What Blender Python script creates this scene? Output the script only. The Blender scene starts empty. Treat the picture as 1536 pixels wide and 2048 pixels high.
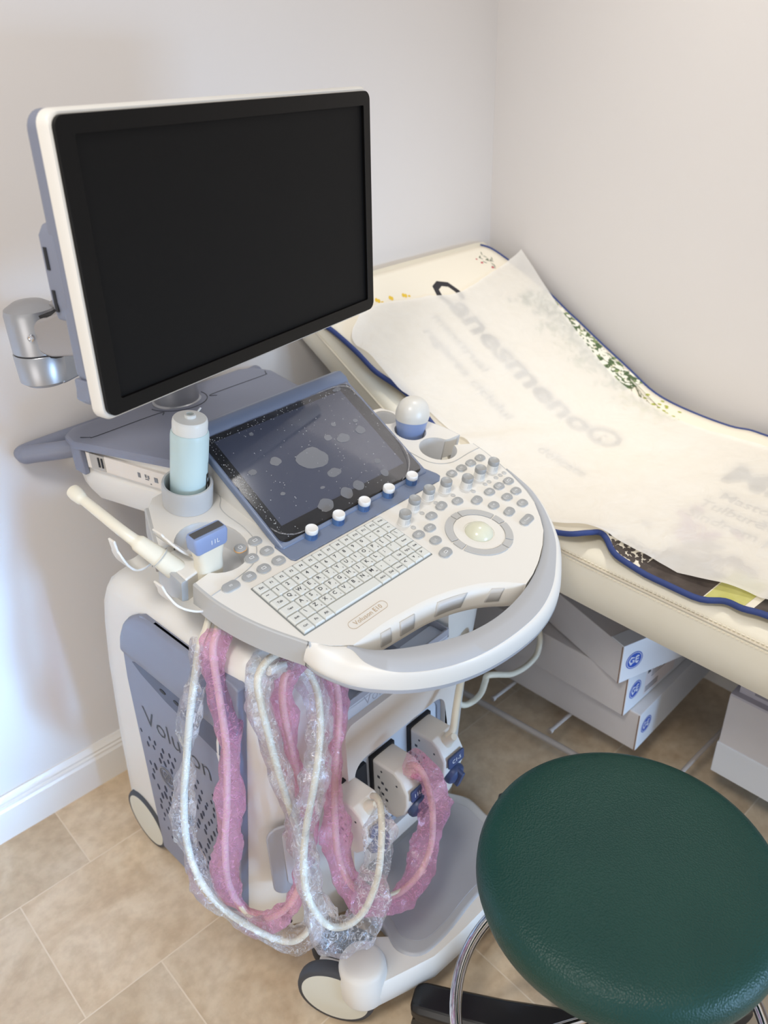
import bpy, bmesh, math, random
from mathutils import Vector, Matrix, noise
from mathutils import geometry as mgeo
PI = math.pi
random.seed(7)
SC = bpy.context.scene
COL = SC.collection
R = math.radians

# ------------------------------------------------------------------ camera
cam_data = bpy.data.cameras.new('camera'); cam = bpy.data.objects.new('camera', cam_data); COL.objects.link(cam)
PITCH, ROLL, YAWC = 0.534440216, -0.0344648822, 0.842654456
fw = Vector((math.cos(YAWC)*math.cos(PITCH), math.sin(YAWC)*math.cos(PITCH), -math.sin(PITCH)))
rt = Vector((math.sin(YAWC), -math.cos(YAWC), 0)); up = rt.cross(fw)
rt2 = rt*math.cos(ROLL)+up*math.sin(ROLL); up2 = -rt*math.sin(ROLL)+up*math.cos(ROLL)
M = Matrix((rt2, up2, -fw)).transposed().to_4x4(); M.translation = Vector((0, 0, 1.5))
cam.matrix_world = M
cam_data.sensor_fit = 'HORIZONTAL'; cam_data.sensor_width = 36; cam_data.lens = 1648.8/1536*36
cam_data.clip_start = 0.02
cam_data.dof.use_dof = True; cam_data.dof.focus_distance = 1.22; cam_data.dof.aperture_fstop = 6.0
SC.camera = cam

# ------------------------------------------------------------------ colour management, world, lights
vs = SC.view_settings
vs.view_transform = 'Standard'; vs.look = 'None'; vs.exposure = 0.0; vs.gamma = 1.0; vs.use_curve_mapping = False
world = bpy.data.worlds.new('world'); SC.world = world; world.use_nodes = True
world.node_tree.nodes['Background'].inputs[0].default_value = (1.0, 0.97, 0.94, 1)
world.node_tree.nodes['Background'].inputs[1].default_value = 0.62

def area(name, loc, target, size, size_y, power, color, shape='RECTANGLE'):
    l = bpy.data.lights.new(name, 'AREA'); l.shape = shape; l.size = size
    if shape == 'RECTANGLE': l.size_y = size_y
    l.energy = power; l.color = color
    o = bpy.data.objects.new(name, l); COL.objects.link(o); o.location = loc
    d = Vector(target)-Vector(loc); o.rotation_euler = d.to_track_quat('-Z', 'Y').to_euler(); return o
cl = area('ceiling_lamp', (1.46, 0.78, 2.6), (1.46, 0.86, 0), 0.22, 0.22, 2.3, (1.0, 0.95, 0.85), 'DISK'); cl.data.spread = R(62)
area('ceiling_lamp', (-0.4, 0.1, 2.6), (0.2, 0.6, 0), 0.5, 0.5, 24, (1.0, 0.94, 0.87), 'DISK')
area('side_fill', (-1.9, -0.1, 0.75), (0.4, 0.9, 0.30), 1.3, 1.0, 10.5, (1.0, 0.93, 0.86))  # added soft fill from the left to brighten the cart; no window known there
wd = area('window_daylight', (0.30, -2.1, 0.60), (-0.06, 1.46, 0.50), 0.4, 0.6, 4.6, (0.26, 0.56, 1.0)); wd.data.spread = R(17)  # extra narrow beam, added to lay daylight blue on the lower left wall
wd = area('window_daylight', (1.40, -2.3, 0.60), (0.90, 0.8, 0.30), 1.0, 0.8, 8, (0.42, 0.66, 1.0)); wd.data.spread = R(46)

# ------------------------------------------------------------------ materials
def lin(c):
    c = c/255.0
    return c/12.92 if c <= 0.04045 else ((c+0.055)/1.055)**2.4
def rgb(h):
    h = h.lstrip('#'); return tuple(lin(int(h[i:i+2], 16)) for i in (0, 2, 4))+(1,)
MATS = {}
def mat(name, h, rough=0.45, metal=0.0, bump=None, spec=0.5, coat=0.0, tint=None):
    if name in MATS: return MATS[name]
    m = bpy.data.materials.new(name); m.use_nodes = True; nt = m.node_tree; b = nt.nodes['Principled BSDF']
    b.inputs['Base Color'].default_value = rgb(h); b.inputs['Roughness'].default_value = rough
    b.inputs['Metallic'].default_value = metal; b.inputs['Specular IOR Level'].default_value = spec
    b.inputs['Coat Weight'].default_value = coat
    tc = nt.nodes.new('ShaderNodeTexCoord')
    if tint:                                   # slight procedural mottling: (scale, second colour, amount)
        n = nt.nodes.new('ShaderNodeTexNoise'); n.inputs['Scale'].default_value = tint[0]; n.inputs['Detail'].default_value = 5
        mx = nt.nodes.new('ShaderNodeMix'); mx.data_type = 'RGBA'
        mp = nt.nodes.new('ShaderNodeMapRange'); mp.inputs[1].default_value = .35; mp.inputs[2].default_value = .7; mp.inputs[4].default_value = tint[2]
        nt.links.new(tc.outputs['Object'], n.inputs['Vector']); nt.links.new(n.outputs['Fac'], mp.inputs[0]); nt.links.new(mp.outputs[0], mx.inputs[0])
        mx.inputs[6].default_value = rgb(h); mx.inputs[7].default_value = rgb(tint[1]); nt.links.new(mx.outputs[2], b.inputs['Base Color'])
    if bump:                                   # (type, scale, strength, distance)
        if bump[0] == 'voronoi':
            t = nt.nodes.new('ShaderNodeTexVoronoi'); out = t.outputs['Distance']
        else:
            t = nt.nodes.new('ShaderNodeTexNoise'); out = t.outputs['Fac']; t.inputs['Detail'].default_value = 4
        t.inputs['Scale'].default_value = bump[1]
        bp = nt.nodes.new('ShaderNodeBump'); bp.inputs['Strength'].default_value = bump[2]; bp.inputs['Distance'].default_value = bump[3]
        nt.links.new(tc.outputs['Object'], t.inputs['Vector']); nt.links.new(out, bp.inputs['Height']); nt.links.new(bp.outputs[0], b.inputs['Normal'])
    MATS[name] = m; return m
WHITE = mat('white_plastic', '#DBD9D4', .42, bump=('noise', 900, .04, .0005))
WARM = mat('warm_white_plastic', '#DAD4CD', .45, bump=('noise', 900, .05, .0005))
SILVER = mat('silver_grey_plastic', '#B2B3B3', .42, bump=('noise', 900, .05, .0005))
LGREY = mat('light_grey_plastic', '#C4C5C6', .4)
SLATE = mat('slate_blue_plastic', '#7C8193', .42, bump=('noise', 700, .06, .0005))
SLATE2 = mat('steel_blue_plastic', '#6F7B93', .32)
DARK = mat('dark_recess', '#16171c', .6)
BLACK = mat('black_plastic', '#0d0d10', .35)
BEZEL = mat('black_gloss_bezel', '#030304', .4, spec=.22)
SCREEN = mat('matte_black_screen', '#050506', .6, spec=.2, bump=('noise', 1500, .15, .0004))
ALU = mat('brushed_aluminium', '#A9ABB0', .34, .75, bump=('noise', 800, .05, .0003))
STEEL = mat('polished_steel', '#D5D5D8', .12, 1.0)
CHROME = mat('chrome', '#E8E8EC', .06, 1.0)
BTN = mat('button_grey', '#9B9D9E', .38)
BTNW = mat('button_rim', '#BFC0BF', .3)
KEY = mat('key_grey', '#D3D6D3', .4)
INK = mat('dark_print', '#3a3d44', .6)
INKL = mat('light_print', '#E6E8EA', .5)
INKG = mat('gold_print', '#B49C7C', .5)
CABLE = mat('ivory_cable', '#D6D0BE', .45)
IVORY = mat('ivory_plastic', '#DDD8C8', .35)
PBLUE = mat('probe_blue', '#8396C0', .35)
NAVYK = mat('navy_knob', '#3A4A70', .4)
RUBBER = mat('grey_rubber', '#3e4045', .65)
HUBC = mat('wheel_cover', '#CFCDBF', .4)
BALL = mat('trackball_ivory', '#D3D4C0', .2)
SKIN = mat('cream_vinyl', '#E9E4D4', .42, bump=('noise', 260, .12, .0015), tint=(6, '#E0D9C4', .5))
PIPE = mat('navy_piping', '#2C3F78', .7, bump=('noise', 900, .4, .001))
TAN = mat('tan_backing', '#C9AE7C', .8)
GREEN = mat('green_leatherette', '#123B36', .42, bump=('voronoi', 380, .5, .0012), tint=(9, '#18413A', .6), spec=.3)
CARD = mat('white_cardboard', '#CFCBCB', .7, bump=('noise', 120, .08, .001), tint=(8, '#C2BEC0', .5))
CARDE = mat('white_cardboard_daylit', '#D9DDE3', .6)  # lighter bluish copy of the cardboard, daylight on the ends put into the colour
CARDC = mat('brown_corrugation', '#7a5a44', .9)
LOGO = mat('blue_print', '#2350B0', .5)
BOTT = mat('aqua_bottle', '#CFE6E8', .35)
CAPM = mat('white_cap', '#EDEFEC', .35)
FRAMEM = mat('grey_painted_steel', '#B3ABA5', .4, .1)
GLASSP = mat('touch_glass_black', '#0c0c0e', .08)

def touch_screen_mat():
    m = bpy.data.materials.new('touch_reflection_grey'); m.use_nodes = True; nt = m.node_tree; b = nt.nodes['Principled BSDF']
    tc = nt.nodes.new('ShaderNodeTexCoord'); n = nt.nodes.new('ShaderNodeTexNoise'); n.inputs['Scale'].default_value = 3
    r = nt.nodes.new('ShaderNodeValToRGB'); r.color_ramp.elements[0].color = rgb('#4A5064'); r.color_ramp.elements[1].color = rgb('#5B6070')  # grey-blue stands for the room's reflection, put into the screen colour
    nt.links.new(tc.outputs['Object'], n.inputs['Vector']); nt.links.new(n.outputs['Fac'], r.inputs[0]); nt.links.new(r.outputs[0], b.inputs['Base Color'])
    b.inputs['Roughness'].default_value = .10; return m
TSCR = touch_screen_mat()

def film_mat(name, tint, haze, base, edge, scale=70, rough=.12, bump=.5, crease=.25):
    """thin clear film: tinted see-through, glossy by fresnel, faint milky creases"""
    m = bpy.data.materials.new(name); m.use_nodes = True; nt = m.node_tree; nt.nodes.clear(); L = nt.links.new
    out = nt.nodes.new('ShaderNodeOutputMaterial'); tr = nt.nodes.new('ShaderNodeBsdfTransparent'); tr.inputs[0].default_value = rgb(tint)
    gl = nt.nodes.new('ShaderNodeBsdfGlossy'); gl.inputs['Roughness'].default_value = rough; gl.inputs[0].default_value = (.95, .95, .97, 1)
    df = nt.nodes.new('ShaderNodeBsdfDiffuse'); df.inputs[0].default_value = rgb(haze)
    tl = nt.nodes.new('ShaderNodeBsdfTranslucent'); tl.inputs[0].default_value = rgb(haze)
    md = nt.nodes.new('ShaderNodeMixShader'); L(df.outputs[0], md.inputs[1]); L(tl.outputs[0], md.inputs[2])
    tc = nt.nodes.new('ShaderNodeTexCoord'); n = nt.nodes.new('ShaderNodeTexNoise'); n.inputs['Scale'].default_value = scale; n.inputs['Detail'].default_value = 4; n.inputs['Distortion'].default_value = 2.0
    bp = nt.nodes.new('ShaderNodeBump'); bp.inputs['Strength'].default_value = bump; bp.inputs['Distance'].default_value = .006
    L(tc.outputs['Object'], n.inputs['Vector']); L(n.outputs['Fac'], bp.inputs['Height']); L(bp.outputs[0], gl.inputs['Normal'])
    n2 = nt.nodes.new('ShaderNodeTexNoise'); n2.inputs['Scale'].default_value = scale*.9; n2.inputs['Detail'].default_value = 2; n2.inputs['Distortion'].default_value = 1.2
    L(tc.outputs['Object'], n2.inputs['Vector'])
    rd = nt.nodes.new('ShaderNodeMath'); rd.operation = 'SUBTRACT'; L(n2.outputs['Fac'], rd.inputs[0]); rd.inputs[1].default_value = .5
    ab = nt.nodes.new('ShaderNodeMath'); ab.operation = 'ABSOLUTE'; L(rd.outputs[0], ab.inputs[0])
    cr = nt.nodes.new('ShaderNodeMapRange'); cr.inputs[1].default_value = 0; cr.inputs[2].default_value = .03; cr.inputs[3].default_value = crease; cr.inputs[4].default_value = 0.; L(ab.outputs[0], cr.inputs[0])
    ad = nt.nodes.new('ShaderNodeMath'); ad.operation = 'ADD'; ad.use_clamp = True; L(cr.outputs[0], ad.inputs[0]); ad.inputs[1].default_value = base
    m1 = nt.nodes.new('ShaderNodeMixShader'); L(ad.outputs[0], m1.inputs[0]); L(tr.outputs[0], m1.inputs[1]); L(md.outputs[0], m1.inputs[2])
    fr = nt.nodes.new('ShaderNodeFresnel'); fr.inputs['IOR'].default_value = 1.45; L(bp.outputs[0], fr.inputs['Normal'])
    mr = nt.nodes.new('ShaderNodeMapRange'); mr.inputs[1].default_value = .0; mr.inputs[2].default_value = 1.; mr.inputs[3].default_value = .0; mr.inputs[4].default_value = edge; L(fr.outputs[0], mr.inputs[0])
    m2 = nt.nodes.new('ShaderNodeMixShader'); L(mr.outputs[0], m2.inputs[0]); L(m1.outputs[0], m2.inputs[1]); L(gl.outputs[0], m2.inputs[2]); L(m2.outputs[0], out.inputs[0])
    return m
CLEAR = film_mat('clear_plastic_film', '#FCFCFD', '#FFFFFF', .07, .65, crease=.40, bump=.35)
PINK = film_mat('pink_plastic_film', '#FDEAF3', '#FFC0DE', .22, .6, crease=.34, bump=.35)
SCRFILM = film_mat('screen_protective_film', '#F0F1F4', '#C4C8CE', .03, .25, 20, .08, .0, .0)
BUBBLE = film_mat('air_bubble_film', '#E0E0E4', '#B9BCC2', .45, .3, 60, .3, .05, .0)

def paper_mat():
    m = bpy.data.materials.new('tissue_paper'); m.use_nodes = True; nt = m.node_tree; nt.nodes.clear(); L = nt.links.new
    out = nt.nodes.new('ShaderNodeOutputMaterial'); d = nt.nodes.new('ShaderNodeBsdfDiffuse'); t = nt.nodes.new('ShaderNodeBsdfTranslucent'); tr = nt.nodes.new('ShaderNodeBsdfTransparent')
    d.inputs[0].default_value = rgb('#F4F2EE'); t.inputs[0].default_value = rgb('#F4F2EE')
    a = nt.nodes.new('ShaderNodeMixShader'); a.inputs[0].default_value = .3; b = nt.nodes.new('ShaderNodeMixShader')
    tc = nt.nodes.new('ShaderNodeTexCoord'); n = nt.nodes.new('ShaderNodeTexNoise'); n.inputs['Scale'].default_value = 9; n.inputs['Detail'].default_value = 5
    mr = nt.nodes.new('ShaderNodeMapRange'); mr.inputs[1].default_value = .3; mr.inputs[2].default_value = .7; mr.inputs[3].default_value = .76; mr.inputs[4].default_value = .90
    bp = nt.nodes.new('ShaderNodeBump'); bp.inputs['Strength'].default_value = .35; bp.inputs['Distance'].default_value = .01
    n2 = nt.nodes.new('ShaderNodeTexNoise'); n2.inputs['Scale'].default_value = 14; n2.inputs['Distortion'].default_value = 2.5
    L(tc.outputs['Object'], n.inputs['Vector']); L(tc.outputs['Object'], n2.inputs['Vector']); L(n.outputs['Fac'], mr.inputs[0]); L(n2.outputs['Fac'], bp.inputs['Height']); L(bp.outputs[0], d.inputs['Normal'])
    L(d.outputs[0], a.inputs[1]); L(t.outputs[0], a.inputs[2]); L(mr.outputs[0], b.inputs[0]); L(tr.outputs[0], b.inputs[1]); L(a.outputs[0], b.inputs[2]); L(b.outputs[0], out.inputs[0])
    return m
PAPER = paper_mat()

def floor_mat():
    m = bpy.data.materials.new('travertine_tiles'); m.use_nodes = True; nt = m.node_tree; L = nt.links.new; b = nt.nodes['Principled BSDF']
    def math_(op, a, c=None):
        n = nt.nodes.new('ShaderNodeMath'); n.operation = op
        for i, v in enumerate((a, c)):
            if v is None: continue
            if isinstance(v, (int, float)): n.inputs[i].default_value = v
            else: L(v, n.inputs[i])
        return n.outputs[0]
    tc = nt.nodes.new('ShaderNodeTexCoord'); sp = nt.nodes.new('ShaderNodeSeparateXYZ'); L(tc.outputs['Object'], sp.inputs[0])
    yy = math_('DIVIDE', math_('SUBTRACT', sp.outputs[1], .976), .296); row = math_('FLOOR', yy)
    odd = math_('MODULO', math_('ADD', row, 100), 2)                    # row 0 -> 0, row 1 -> 1
    xo = math_('ADD', .122, math_('MULTIPLY', odd, .150))
    xx = math_('DIVIDE', math_('SUBTRACT', sp.outputs[0], xo), .592); colm = math_('FLOOR', xx)
    fx = math_('MULTIPLY', math_('PINGPONG', xx, .5), .592); fy = math_('MULTIPLY', math_('PINGPONG', yy, .5), .296)
    dist = math_('MINIMUM', fx, fy)
    grout = math_('LESS_THAN', dist, .0013)
    cb = nt.nodes.new('ShaderNodeCombineXYZ'); L(row, cb.inputs[0]); L(colm, cb.inputs[1])
    wn = nt.nodes.new('ShaderNodeTexWhiteNoise'); L(cb.outputs[0], wn.inputs[0])
    off = nt.nodes.new('ShaderNodeVectorMath'); off.operation = 'MULTIPLY_ADD'; L(wn.outputs['Color'], off.inputs[0]); off.inputs[1].default_value = (7, 7, 7); L(tc.outputs['Object'], off.inputs[2])
    n1 = nt.nodes.new('ShaderNodeTexNoise'); n1.inputs['Scale'].default_value = 7; n1.inputs['Detail'].default_value = 9; n1.inputs['Roughness'].default_value = .62; n1.inputs['Distortion'].default_value = .9; L(off.outputs[0], n1.inputs['Vector'])
    n2 = nt.nodes.new('ShaderNodeTexNoise'); n2.inputs['Scale'].default_value = 45; n2.inputs['Detail'].default_value = 5; L(off.outputs[0], n2.inputs['Vector'])
    r = nt.nodes.new('ShaderNodeValToRGB'); e = r.color_ramp.elements; e[0].position = .28; e[0].color = rgb('#C3A98A'); e[1].position = .75; e[1].color = rgb('#E2D0B6')
    x = e.new(.5); x.color = rgb('#D3BD9F')
    L(n1.outputs['Fac'], r.inputs[0])
    mx = nt.nodes.new('ShaderNodeMix'); mx.data_type = 'RGBA'; mx.blend_type = 'MULTIPLY'; mx.inputs[0].default_value = .35; L(r.outputs[0], mx.inputs[6])
    r2 = nt.nodes.new('ShaderNodeValToRGB'); r2.color_ramp.elements[0].position = .35; r2.color_ramp.elements[0].color = (.62, .55, .48, 1); r2.color_ramp.elements[1].position = .6; r2.color_ramp.elements[1].color = (1, 1, 1, 1)
    L(n2.outputs['Fac'], r2.inputs[0]); L(r2.outputs[0], mx.inputs[7])
    hs = nt.nodes.new('ShaderNodeHueSaturation'); L(mx.outputs[2], hs.inputs['Color']); L(math_('ADD', .9, math_('MULTIPLY', wn.outputs['Value'], .2)), hs.inputs['Value'])
    g = nt.nodes.new('ShaderNodeMix'); g.data_type = 'RGBA'; L(grout, g.inputs[0]); L(hs.outputs[0], g.inputs[6]); g.inputs[7].default_value = rgb('#DCCBB4'); L(g.outputs[2], b.inputs['Base Color'])
    b.inputs['Roughness'].default_value = .38
    bp = nt.nodes.new('ShaderNodeBump'); bp.inputs['Strength'].default_value = .12; bp.inputs['Distance'].default_value = .002; L(n2.outputs['Fac'], bp.inputs['Height']); L(bp.outputs[0], b.inputs['Normal'])
    return m
WALLM = mat('wall_paint', '#DBD8D7', .8, bump=('noise', 60, .05, .002), tint=(1.5, '#D6D3D3', .6))
BASEM = mat('baseboard_gloss_paint', '#E3E0DC', .35)

# ------------------------------------------------------------------ geometry helpers
WM = {}
def link(name, bm, mats, parent=None, frame=None, bevel=0.0, seg=3, smooth=True, sharp=38):
    if isinstance(bm, bpy.types.Mesh): me = bm
    else:
        bmesh.ops.recalc_face_normals(bm, faces=bm.faces)
        me = bpy.data.meshes.new(name); bm.to_mesh(me); bm.free()
    if not isinstance(mats, (list, tuple)): mats = [mats]
    for m in mats: me.materials.append(m)
    o = bpy.data.objects.new(name, me); COL.objects.link(o)
    W = frame.copy() if frame else Matrix.Identity(4)
    o.matrix_basis = W
    if parent:
        o.parent = parent; o.matrix_basis = WM[parent.name].inverted() @ W
    WM[o.name] = W
    if smooth:
        for p in me.polygons: p.use_smooth = True
        me.set_sharp_from_angle(angle=R(sharp))
    if bevel > 0:
        b = o.modifiers.new('bevel', 'BEVEL'); b.width = bevel; b.segments = seg; b.limit_method = 'ANGLE'; b.angle_limit = R(35); b.harden_normals = True
        for p in me.polygons: p.use_smooth = True
    return o
def root(name, label, cat, loc=(0, 0, 0), rz=0, group=None):
    o = bpy.data.objects.new(name, None); COL.objects.link(o); o.empty_display_size = .05
    o.matrix_basis = Matrix.Translation(loc) @ Matrix.Rotation(rz, 4, 'Z'); WM[o.name] = o.matrix_basis.copy()
    tag(o, label, cat, group); return o
def tag(o, label, cat, group=None):
    o['label'] = label; o['category'] = cat
    if group: o['group'] = group
    return o
def struct(o): o['kind'] = 'structure'; return o
def BM(): return bmesh.new()
def box(bm, x0, x1, y0, y1, z0, z1, mi=0, M=None):
    vs_ = [Vector((x, y, z)) for z in (z0, z1) for y in (y0, y1) for x in (x0, x1)]
    if M: vs_ = [M @ v for v in vs_]
    v = [bm.verts.new(p) for p in vs_]
    for f in ((0, 2, 3, 1), (4, 5, 7, 6), (0, 1, 5, 4), (2, 6, 7, 3), (0, 4, 6, 2), (1, 3, 7, 5)):
        bm.faces.new([v[i] for i in f]).material_index = mi
    return bm
def prism(bm, poly, z0, z1, mi=0, M=None, holes=(), zf=None):
    """extruded polygon; poly list of (x,y); holes lists of (x,y)"""
    T = M or Matrix.Identity(4)
    loops = [list(poly)]+[list(h) for h in holes]
    top = [[bm.verts.new(T @ Vector((x, y, z1))) for x, y in l] for l in loops]
    bot = [[bm.verts.new(T @ Vector((x, y, z0))) for x, y in l] for l in loops]
    tris = mgeo.tessellate_polygon([[Vector((x, y, 0)) for x, y in l] for l in loops]) if (holes or len(poly) > 4) else None
    ft, fb = sum(top, []), sum(bot, [])
    if holes:
        for t in tris:
            try:
                bm.faces.new([ft[i] for i in t]).material_index = mi; bm.faces.new([fb[i] for i in reversed(t)]).material_index = mi
            except ValueError: pass
    else:
        bm.faces.new(top[0]).material_index = mi; bm.faces.new(list(reversed(bot[0]))).material_index = mi
    for a, b in zip(top, bot):
        n = len(a)
        for i in range(n):
            j = (i+1) % n; bm.faces.new((a[i], b[i], b[j], a[j])).material_index = mi
    return bm
def circ(cx, cy, r, n=32, a0=0, a1=2*PI, ry=None):
    full = abs(a1-a0-2*PI) < 1e-6; ry = ry or r
    return [(cx+r*math.cos(a0+(a1-a0)*i/(n if full else n-1)), cy+ry*math.sin(a0+(a1-a0)*i/(n if full else n-1))) for i in range(n)]
def rrect(x0, x1, y0, y1, r, n=6):
    out = []
    for cx, cy, a in ((x1-r, y1-r, 0), (x0+r, y1-r, PI/2), (x0+r, y0+r, PI), (x1-r, y0+r, 1.5*PI)):
        out += [(cx+r*math.cos(a+PI/2*i/n), cy+r*math.sin(a+PI/2*i/n)) for i in range(n+1)]
    return out
def crs(pts, n=8):
    """Catmull-Rom resample of a list of equal-length tuples"""
    P = [Vector(p) for p in pts]; P = [2*P[0]-P[1]]+P+[2*P[-1]-P[-2]]; out = []
    for i in range(1, len(P)-2):
        for k in range(n):
            t = k/n; a, b, c, d = P[i-1], P[i], P[i+1], P[i+2]
            out.append(.5*((2*b)+(c-a)*t+(2*a-5*b+4*c-d)*t*t+(3*b-3*c+d-a)*t*t*t))
    out.append(P[-2]); return out
def tube(bm, path, r, sides=14, mi=0, caps=True, rf=None, flat=None):
    """r float; rf(i, t, angle) optional factor"""
    n = len(path); rings = []; T0 = (path[1]-path[0]).normalized()
    U = T0.orthogonal().normalized()
    for i, p in enumerate(path):
        T = (path[min(i+1, n-1)]-path[max(i-1, 0)]).normalized(); U = (U-T*U.dot(T)).normalized(); V = T.cross(U)
        ring = []
        for k in range(sides):
            a = 2*PI*k/sides; f = rf(i, i/(n-1), a) if rf else 1
            ring.append(bm.verts.new(p+(U*math.cos(a)+V*math.sin(a))*r*f))
        rings.append(ring)
    for A, B in zip(rings, rings[1:]):
        for k in range(sides):
            j = (k+1) % sides; bm.faces.new((A[k], A[j], B[j], B[k])).material_index = mi
    if caps: bm.faces.new(list(reversed(rings[0]))).material_index = mi; bm.faces.new(rings[-1]).material_index = mi
    return bm
def lathe(bm, prof, n=32, M=None, mi=0, sx=1, sy=1, cap=True):
    """prof: list of (r, z) ; closed at ends when r > 0"""
    T = M or Matrix.Identity(4); rings = []
    for r, z in prof:
        rings.append([bm.verts.new(T @ Vector((sx*r*math.cos(2*PI*k/n), sy*r*math.sin(2*PI*k/n), z))) for k in range(n)] if r > 1e-6 else [bm.verts.new(T @ Vector((0, 0, z)))])
    for A, B in zip(rings, rings[1:]):
        for k in range(n):
            j = (k+1) % n
            if len(A) == 1 and len(B) == 1: continue
            if len(A) == 1: f = (A[0], B[k], B[j])
            elif len(B) == 1: f = (A[k], A[j], B[0])
            else: f = (A[k], A[j], B[j], B[k])
            bm.faces.new(f).material_index = mi
    if cap:
        if len(rings[0]) > 1: bm.faces.new(list(reversed(rings[0]))).material_index = mi
        if len(rings[-1]) > 1: bm.faces.new(rings[-1]).material_index = mi
    return bm
def loft(bm, rings, closed=True, mi=0, caps=True):
    V = [[bm.verts.new(p) for p in r] for r in rings]; n = len(V[0])
    for A, B in zip(V, V[1:]):
        for k in range(n if closed else n-1):
            j = (k+1) % n; bm.faces.new((A[k], A[j], B[j], B[k])).material_index = mi
    if caps and closed: bm.faces.new(list(reversed(V[0]))).material_index = mi; bm.faces.new(V[-1]).material_index = mi
    return V
_tc = {}
def glyphs(s, size, bold=0.0):
    key = (s, bold)
    if key not in _tc:
        cu = bpy.data.curves.new('t', 'FONT'); cu.body = s; cu.size = 1; cu.align_x = 'CENTER'; cu.align_y = 'CENTER'; cu.resolution_u = 2; cu.offset = bold
        o = bpy.data.objects.new('t', cu); COL.objects.link(o)
        me = bpy.data.meshes.new_from_object(o.evaluated_get(bpy.context.evaluated_depsgraph_get()))
        _tc[key] = ([v.co.copy() for v in me.vertices], [tuple(p.vertices) for p in me.polygons])
        bpy.data.objects.remove(o); bpy.data.curves.remove(cu); bpy.data.meshes.remove(me)
    return _tc[key]
def text(bm, s, size, M=None, mi=0, bold=0.0, f=None):
    vs_, ps = glyphs(s, size, bold); T = M or Matrix.Identity(4)
    v = [bm.verts.new(f(c*size) if f else T @ (c*size)) for c in vs_]
    for p in ps:
        try: bm.faces.new([v[i] for i in p]).material_index = mi
        except ValueError: pass
    return bm
def TR(x, y, z): return Matrix.Translation((x, y, z))
def RX(a): return Matrix.Rotation(R(a), 4, 'X')
def RY(a): return Matrix.Rotation(R(a), 4, 'Y')
def RZ(a): return Matrix.Rotation(R(a), 4, 'Z')
def V3(*a): return Vector(a)

# ------------------------------------------------------------------ room
WX, WY = 1.712, 1.464
b = box(BM(), -2.2, WX, -1.6, WY, -.04, 0); struct(link('floor', b, floor_mat(), smooth=False))
b = box(BM(), -2.2, WX+.1, WY, WY+.1, 0, 2.7); struct(link('wall_back', b, WALLM, smooth=False))
b = box(BM(), WX, WX+.1, -1.6, WY, 0, 2.7); struct(link('wall_right', b, WALLM, smooth=False))
def base_profile(bm, p0, p1, nrm):
    pr = [(0, 0), (.016, 0), (.016, .078), (.013, .084), (.013, .090), (.010, .093), (.011, .099), (.006, .106), (.004, .112), (0, .112)]
    rings = []
    for p in (p0, p1): rings.append([Vector(p)+Vector(nrm)*d+Vector((0, 0, z)) for d, z in pr])
    loft(bm, rings)
    return bm
struct(link('baseboard_back', base_profile(BM(), (-2.2, WY, 0), (WX, WY, 0), (0, -1, 0)), BASEM, sharp=20))
struct(link('baseboard_right', base_profile(BM(), (WX, WY-.016, 0), (WX, -1.6, 0), (-1, 0, 0)), BASEM, sharp=20))

# ================================================================== ULTRASOUND MACHINE
G = TR(.718, .769, 0) @ RZ(3.5)                      # cart frame: x right, y towards the wall, z up
CF = TR(.718, .769, .83) @ RZ(3.5) @ RX(12)          # console plane frame
TF = CF @ TR(0, .075, 0) @ RX(20)                    # touch panel plane (32 deg in all)
us = root('ultrasound_machine', 'white and slate ultrasound machine on casters with black monitor above its keyboard console', 'ultrasound machine', (.718, .769, 0), R(3.5))

# ---- body
def fr(z): return .148+(.036-.148)*(z-.06)/(.705-.06)     # front corner setback
def bk(z):
    K = [(.03, .575), (.06, .575), (.3, .545), (.5, .51), (.60, .485), (.66, .465), (.70, .44), (.725, .415), (.74, .39), (.76, .38)]
    for (a, ya), (c, yc) in zip(K, K[1:]):
        if z <= c: return ya+(yc-ya)*max(0, (z-a))/(c-a)
    return K[-1][1]
def ring(z, s=0.0):
    yc, yb = fr(z)+.0, bk(z); yf = .022 if z < .548 else .11
    half = [(.0, yf), (.06, yf), (.125, yf), (.14, yf if z < .548 else .02), (.19, .02+.22*(yc-.02)), (.24, .02+.5*(yc-.02)), (.275, .02+.8*(yc-.02)), (.289, yc+.012), (.293, yc+.04), (.293, .25), (.293, yb-.06), (.288, yb-.03), (.268, yb-.010), (.22, yb-.002), (.14, yb), (0, yb)]
    pts = half+[(-x, y) for x, y in reversed(half[1:-1])]
    out = []
    for x, y in pts:
        cx, cy = 0, .28
        out.append(Vector((x-(s if x > .1 else -s if x < -.1 else 0), y-(s if y > cy else -s), z)))
    return out
bm = BM()
loft(bm, [ring(.04, .02), ring(.05), ring(.1), ring(.2), ring(.3), ring(.4), ring(.5), ring(.546), ring(.549), ring(.6), ring(.66), ring(.70), ring(.725, .004), ring(.738, .014), ring(.743, .03)])
body = link('body_shell', bm, WHITE, us, G, sharp=50)
bm = BM(); box(bm, -.25, .25, .08, .45, .05, .12); link('chassis', bm, DARK, us, G, bevel=.01)
# seam on top of the shell
bm = BM(); box(bm, -.258, -.05, .229, .231, .735, .7436); link('shell_seam', bm, INK, body, G)
# ---- left side door panel
bm = BM()
DX = -.2945
pl = [(.33, .04), (.415, .04), (.390, .52), (.378, .60), (.350, .655), (.305, .70), (.280, .712), (.05, .712), (.036, .705), (.045, .66), (.148, .055), (.16, .04)]
Mside = Matrix(((0, 0, -1, DX), (1, 0, 0, 0), (0, 1, 0, 0), (0, 0, 0, 1)))    # (y, z, out) -> cart frame
prism(bm, pl, -.012, .006, M=Mside)
door = link('side_panel', bm, SLATE, us, G, bevel=.003)
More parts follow.
